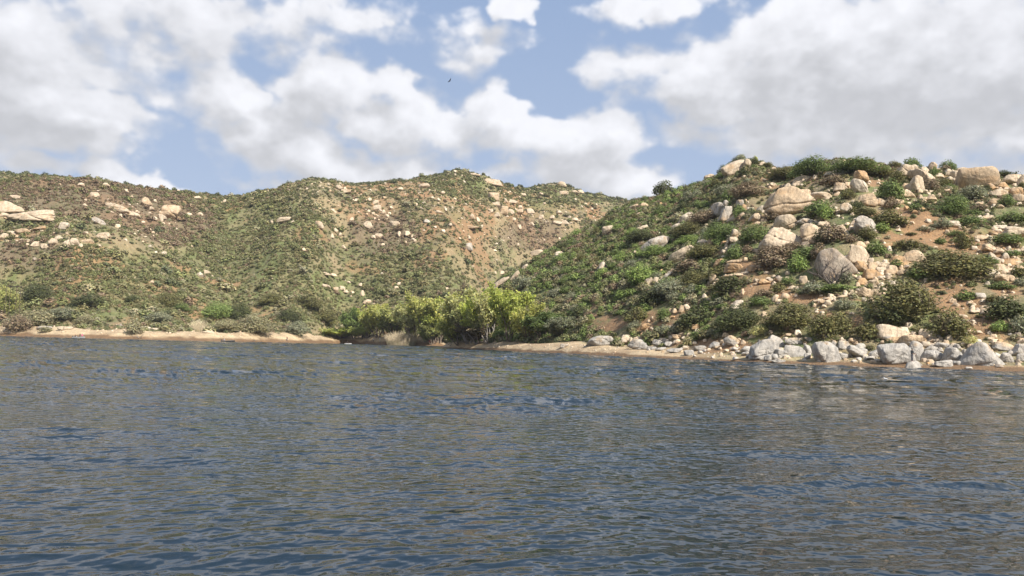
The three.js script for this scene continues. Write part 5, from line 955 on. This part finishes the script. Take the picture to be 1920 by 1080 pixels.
// ---------------------------------------------------------------- birds, float, shelter
function bird(parts, pos, turn, s, body, name, label, group) {
  const g = new THREE.Group(), b = new THREE.SphereGeometry(0.5, 16, 12); b.scale(1, 0.42, 0.48); const q = b.attributes.position; for (let i = 0; i < q.count; i++) { const x = q.getX(i); if (x < -0.1) q.setY(i, q.getY(i) * (1 + x) + 0.12 * -x); q.setZ(i, q.getZ(i) * (x < 0 ? 1 + 0.9 * x : 1)); } b.computeVertexNormals();
  part(b, body, 'body', g);
  const hd = new THREE.SphereGeometry(0.13, 12, 10); hd.translate(0.52, parts === 'swim' ? 0.36 : 0.06, 0); part(mergeGeometries([hd.toNonIndexed(), limb([new THREE.Vector3(0.3, 0.08, 0), new THREE.Vector3(0.45, parts === 'swim' ? 0.25 : 0.06, 0), new THREE.Vector3(0.52, parts === 'swim' ? 0.36 : 0.06, 0)], 0.14, 0.1, 8).toNonIndexed()].map((k) => { k.deleteAttribute('uv'); return k; })), body, 'head', g);
  const bl = new THREE.ConeGeometry(0.04, 0.2, 8); bl.rotateZ(-Math.PI / 2); bl.translate(0.72, parts === 'swim' ? 0.35 : 0.05, 0); part(bl, std(0.45, 0.4, 0.3), 'bill', g);
  if (parts === 'fly') for (const k of [-1, 1]) { const sh = new THREE.Shape(); sh.moveTo(0.25, 0); sh.quadraticCurveTo(0.42, 0.9, 0.1, 1.6); sh.quadraticCurveTo(-0.1, 2.2, -0.35, 2.6); sh.quadraticCurveTo(-0.3, 1.4, -0.3, 0); const w = new THREE.ExtrudeGeometry(sh, { depth: 0.03, bevelEnabled: true, bevelSize: 0.02, bevelThickness: 0.015, bevelSegments: 1 }); w.rotateX(k * Math.PI / 2 - k * 0.25); w.translate(0, 0.06, 0); part(w, body, 'wing', g); }
  g.position.copy(pos); g.rotation.y = turn; g.scale.setScalar(s); if (parts === 'fly') g.rotation.x = -0.35; put(g, name, label, 'bird', group);
}
const coot = std(0.03, 0.03, 0.033, 0.7), onWater = (px, py) => { const { u, v } = ray(px, py), D = -EYE / v; return new THREE.Vector3(u * D, 0.02, -D); };
[[667, 650], [693, 650], [721, 652], [837, 660]].forEach(([x, y], i) => bird('swim', onWater(x, y), i * 1.3, 0.36, coot, 'water_bird', ['small dark water bird nearest to the kayak', 'small dark water bird second from the kayak', 'small dark water bird just left of the reeds', 'small dark water bird off the tip of the sand spit'][i], 'dark water birds'));
bird('swim', onWater(1661, 711), 2.4, 0.26, std(0.75, 0.75, 0.74, 0.7), 'water_bird', 'small white bird floating off the right shore boulders', undefined);
bird('fly', at(843, 152, 210), 0.5, 0.42, coot, 'flying_bird', 'dark bird gliding in the sky above the middle cloud');
{
  const D = 345, C = at(26, 537, D), y0 = ground(C.x, C.z), g = new THREE.Group(), roofY = C.y, W = 22 * D / FPX;
  const rf = boxg(W, 0.22, 3.4, 0, 0, 0), roof = part(rf, std(0.06, 0.05, 0.045), 'roof', g); roof.position.y = Math.max(2.3, roofY - y0);
  const pg = new THREE.CylinderGeometry(0.08, 0.08, roof.position.y + 0.5, 10); for (const [x, z] of [[-1, -1], [1, -1], [-1, 1], [1, 1]]) { const p = part(pg, std(0.12, 0.09, 0.07), 'post', g); p.position.set(x * (W / 2 - 0.3), roof.position.y / 2 - 0.25, z * 1.4); }
  g.position.set(C.x, y0, C.z); put(g, 'shade_shelter', 'dark flat roofed shelter on the slope at the left picture edge', 'shelter');
}

// likes that share a label are told apart by their order across the view
{
  const by = {}; for (const o of scene.children) if (o.userData.category) (by[o.userData.label] ||= []).push(o);
  const ORD = ['first', 'second', 'third', 'fourth', 'fifth', 'sixth', 'seventh', 'eighth', 'ninth', 'tenth', 'eleventh', 'twelfth'];
  for (const L of Object.values(by)) if (L.length > 1 && L.length <= 12) L.sort((a, b) => a.position.x / -a.position.z - b.position.x / -b.position.z).forEach((o, i) => { o.userData.label += `, ${ORD[i]} from left`; });
}
renderer.render(scene, camera);
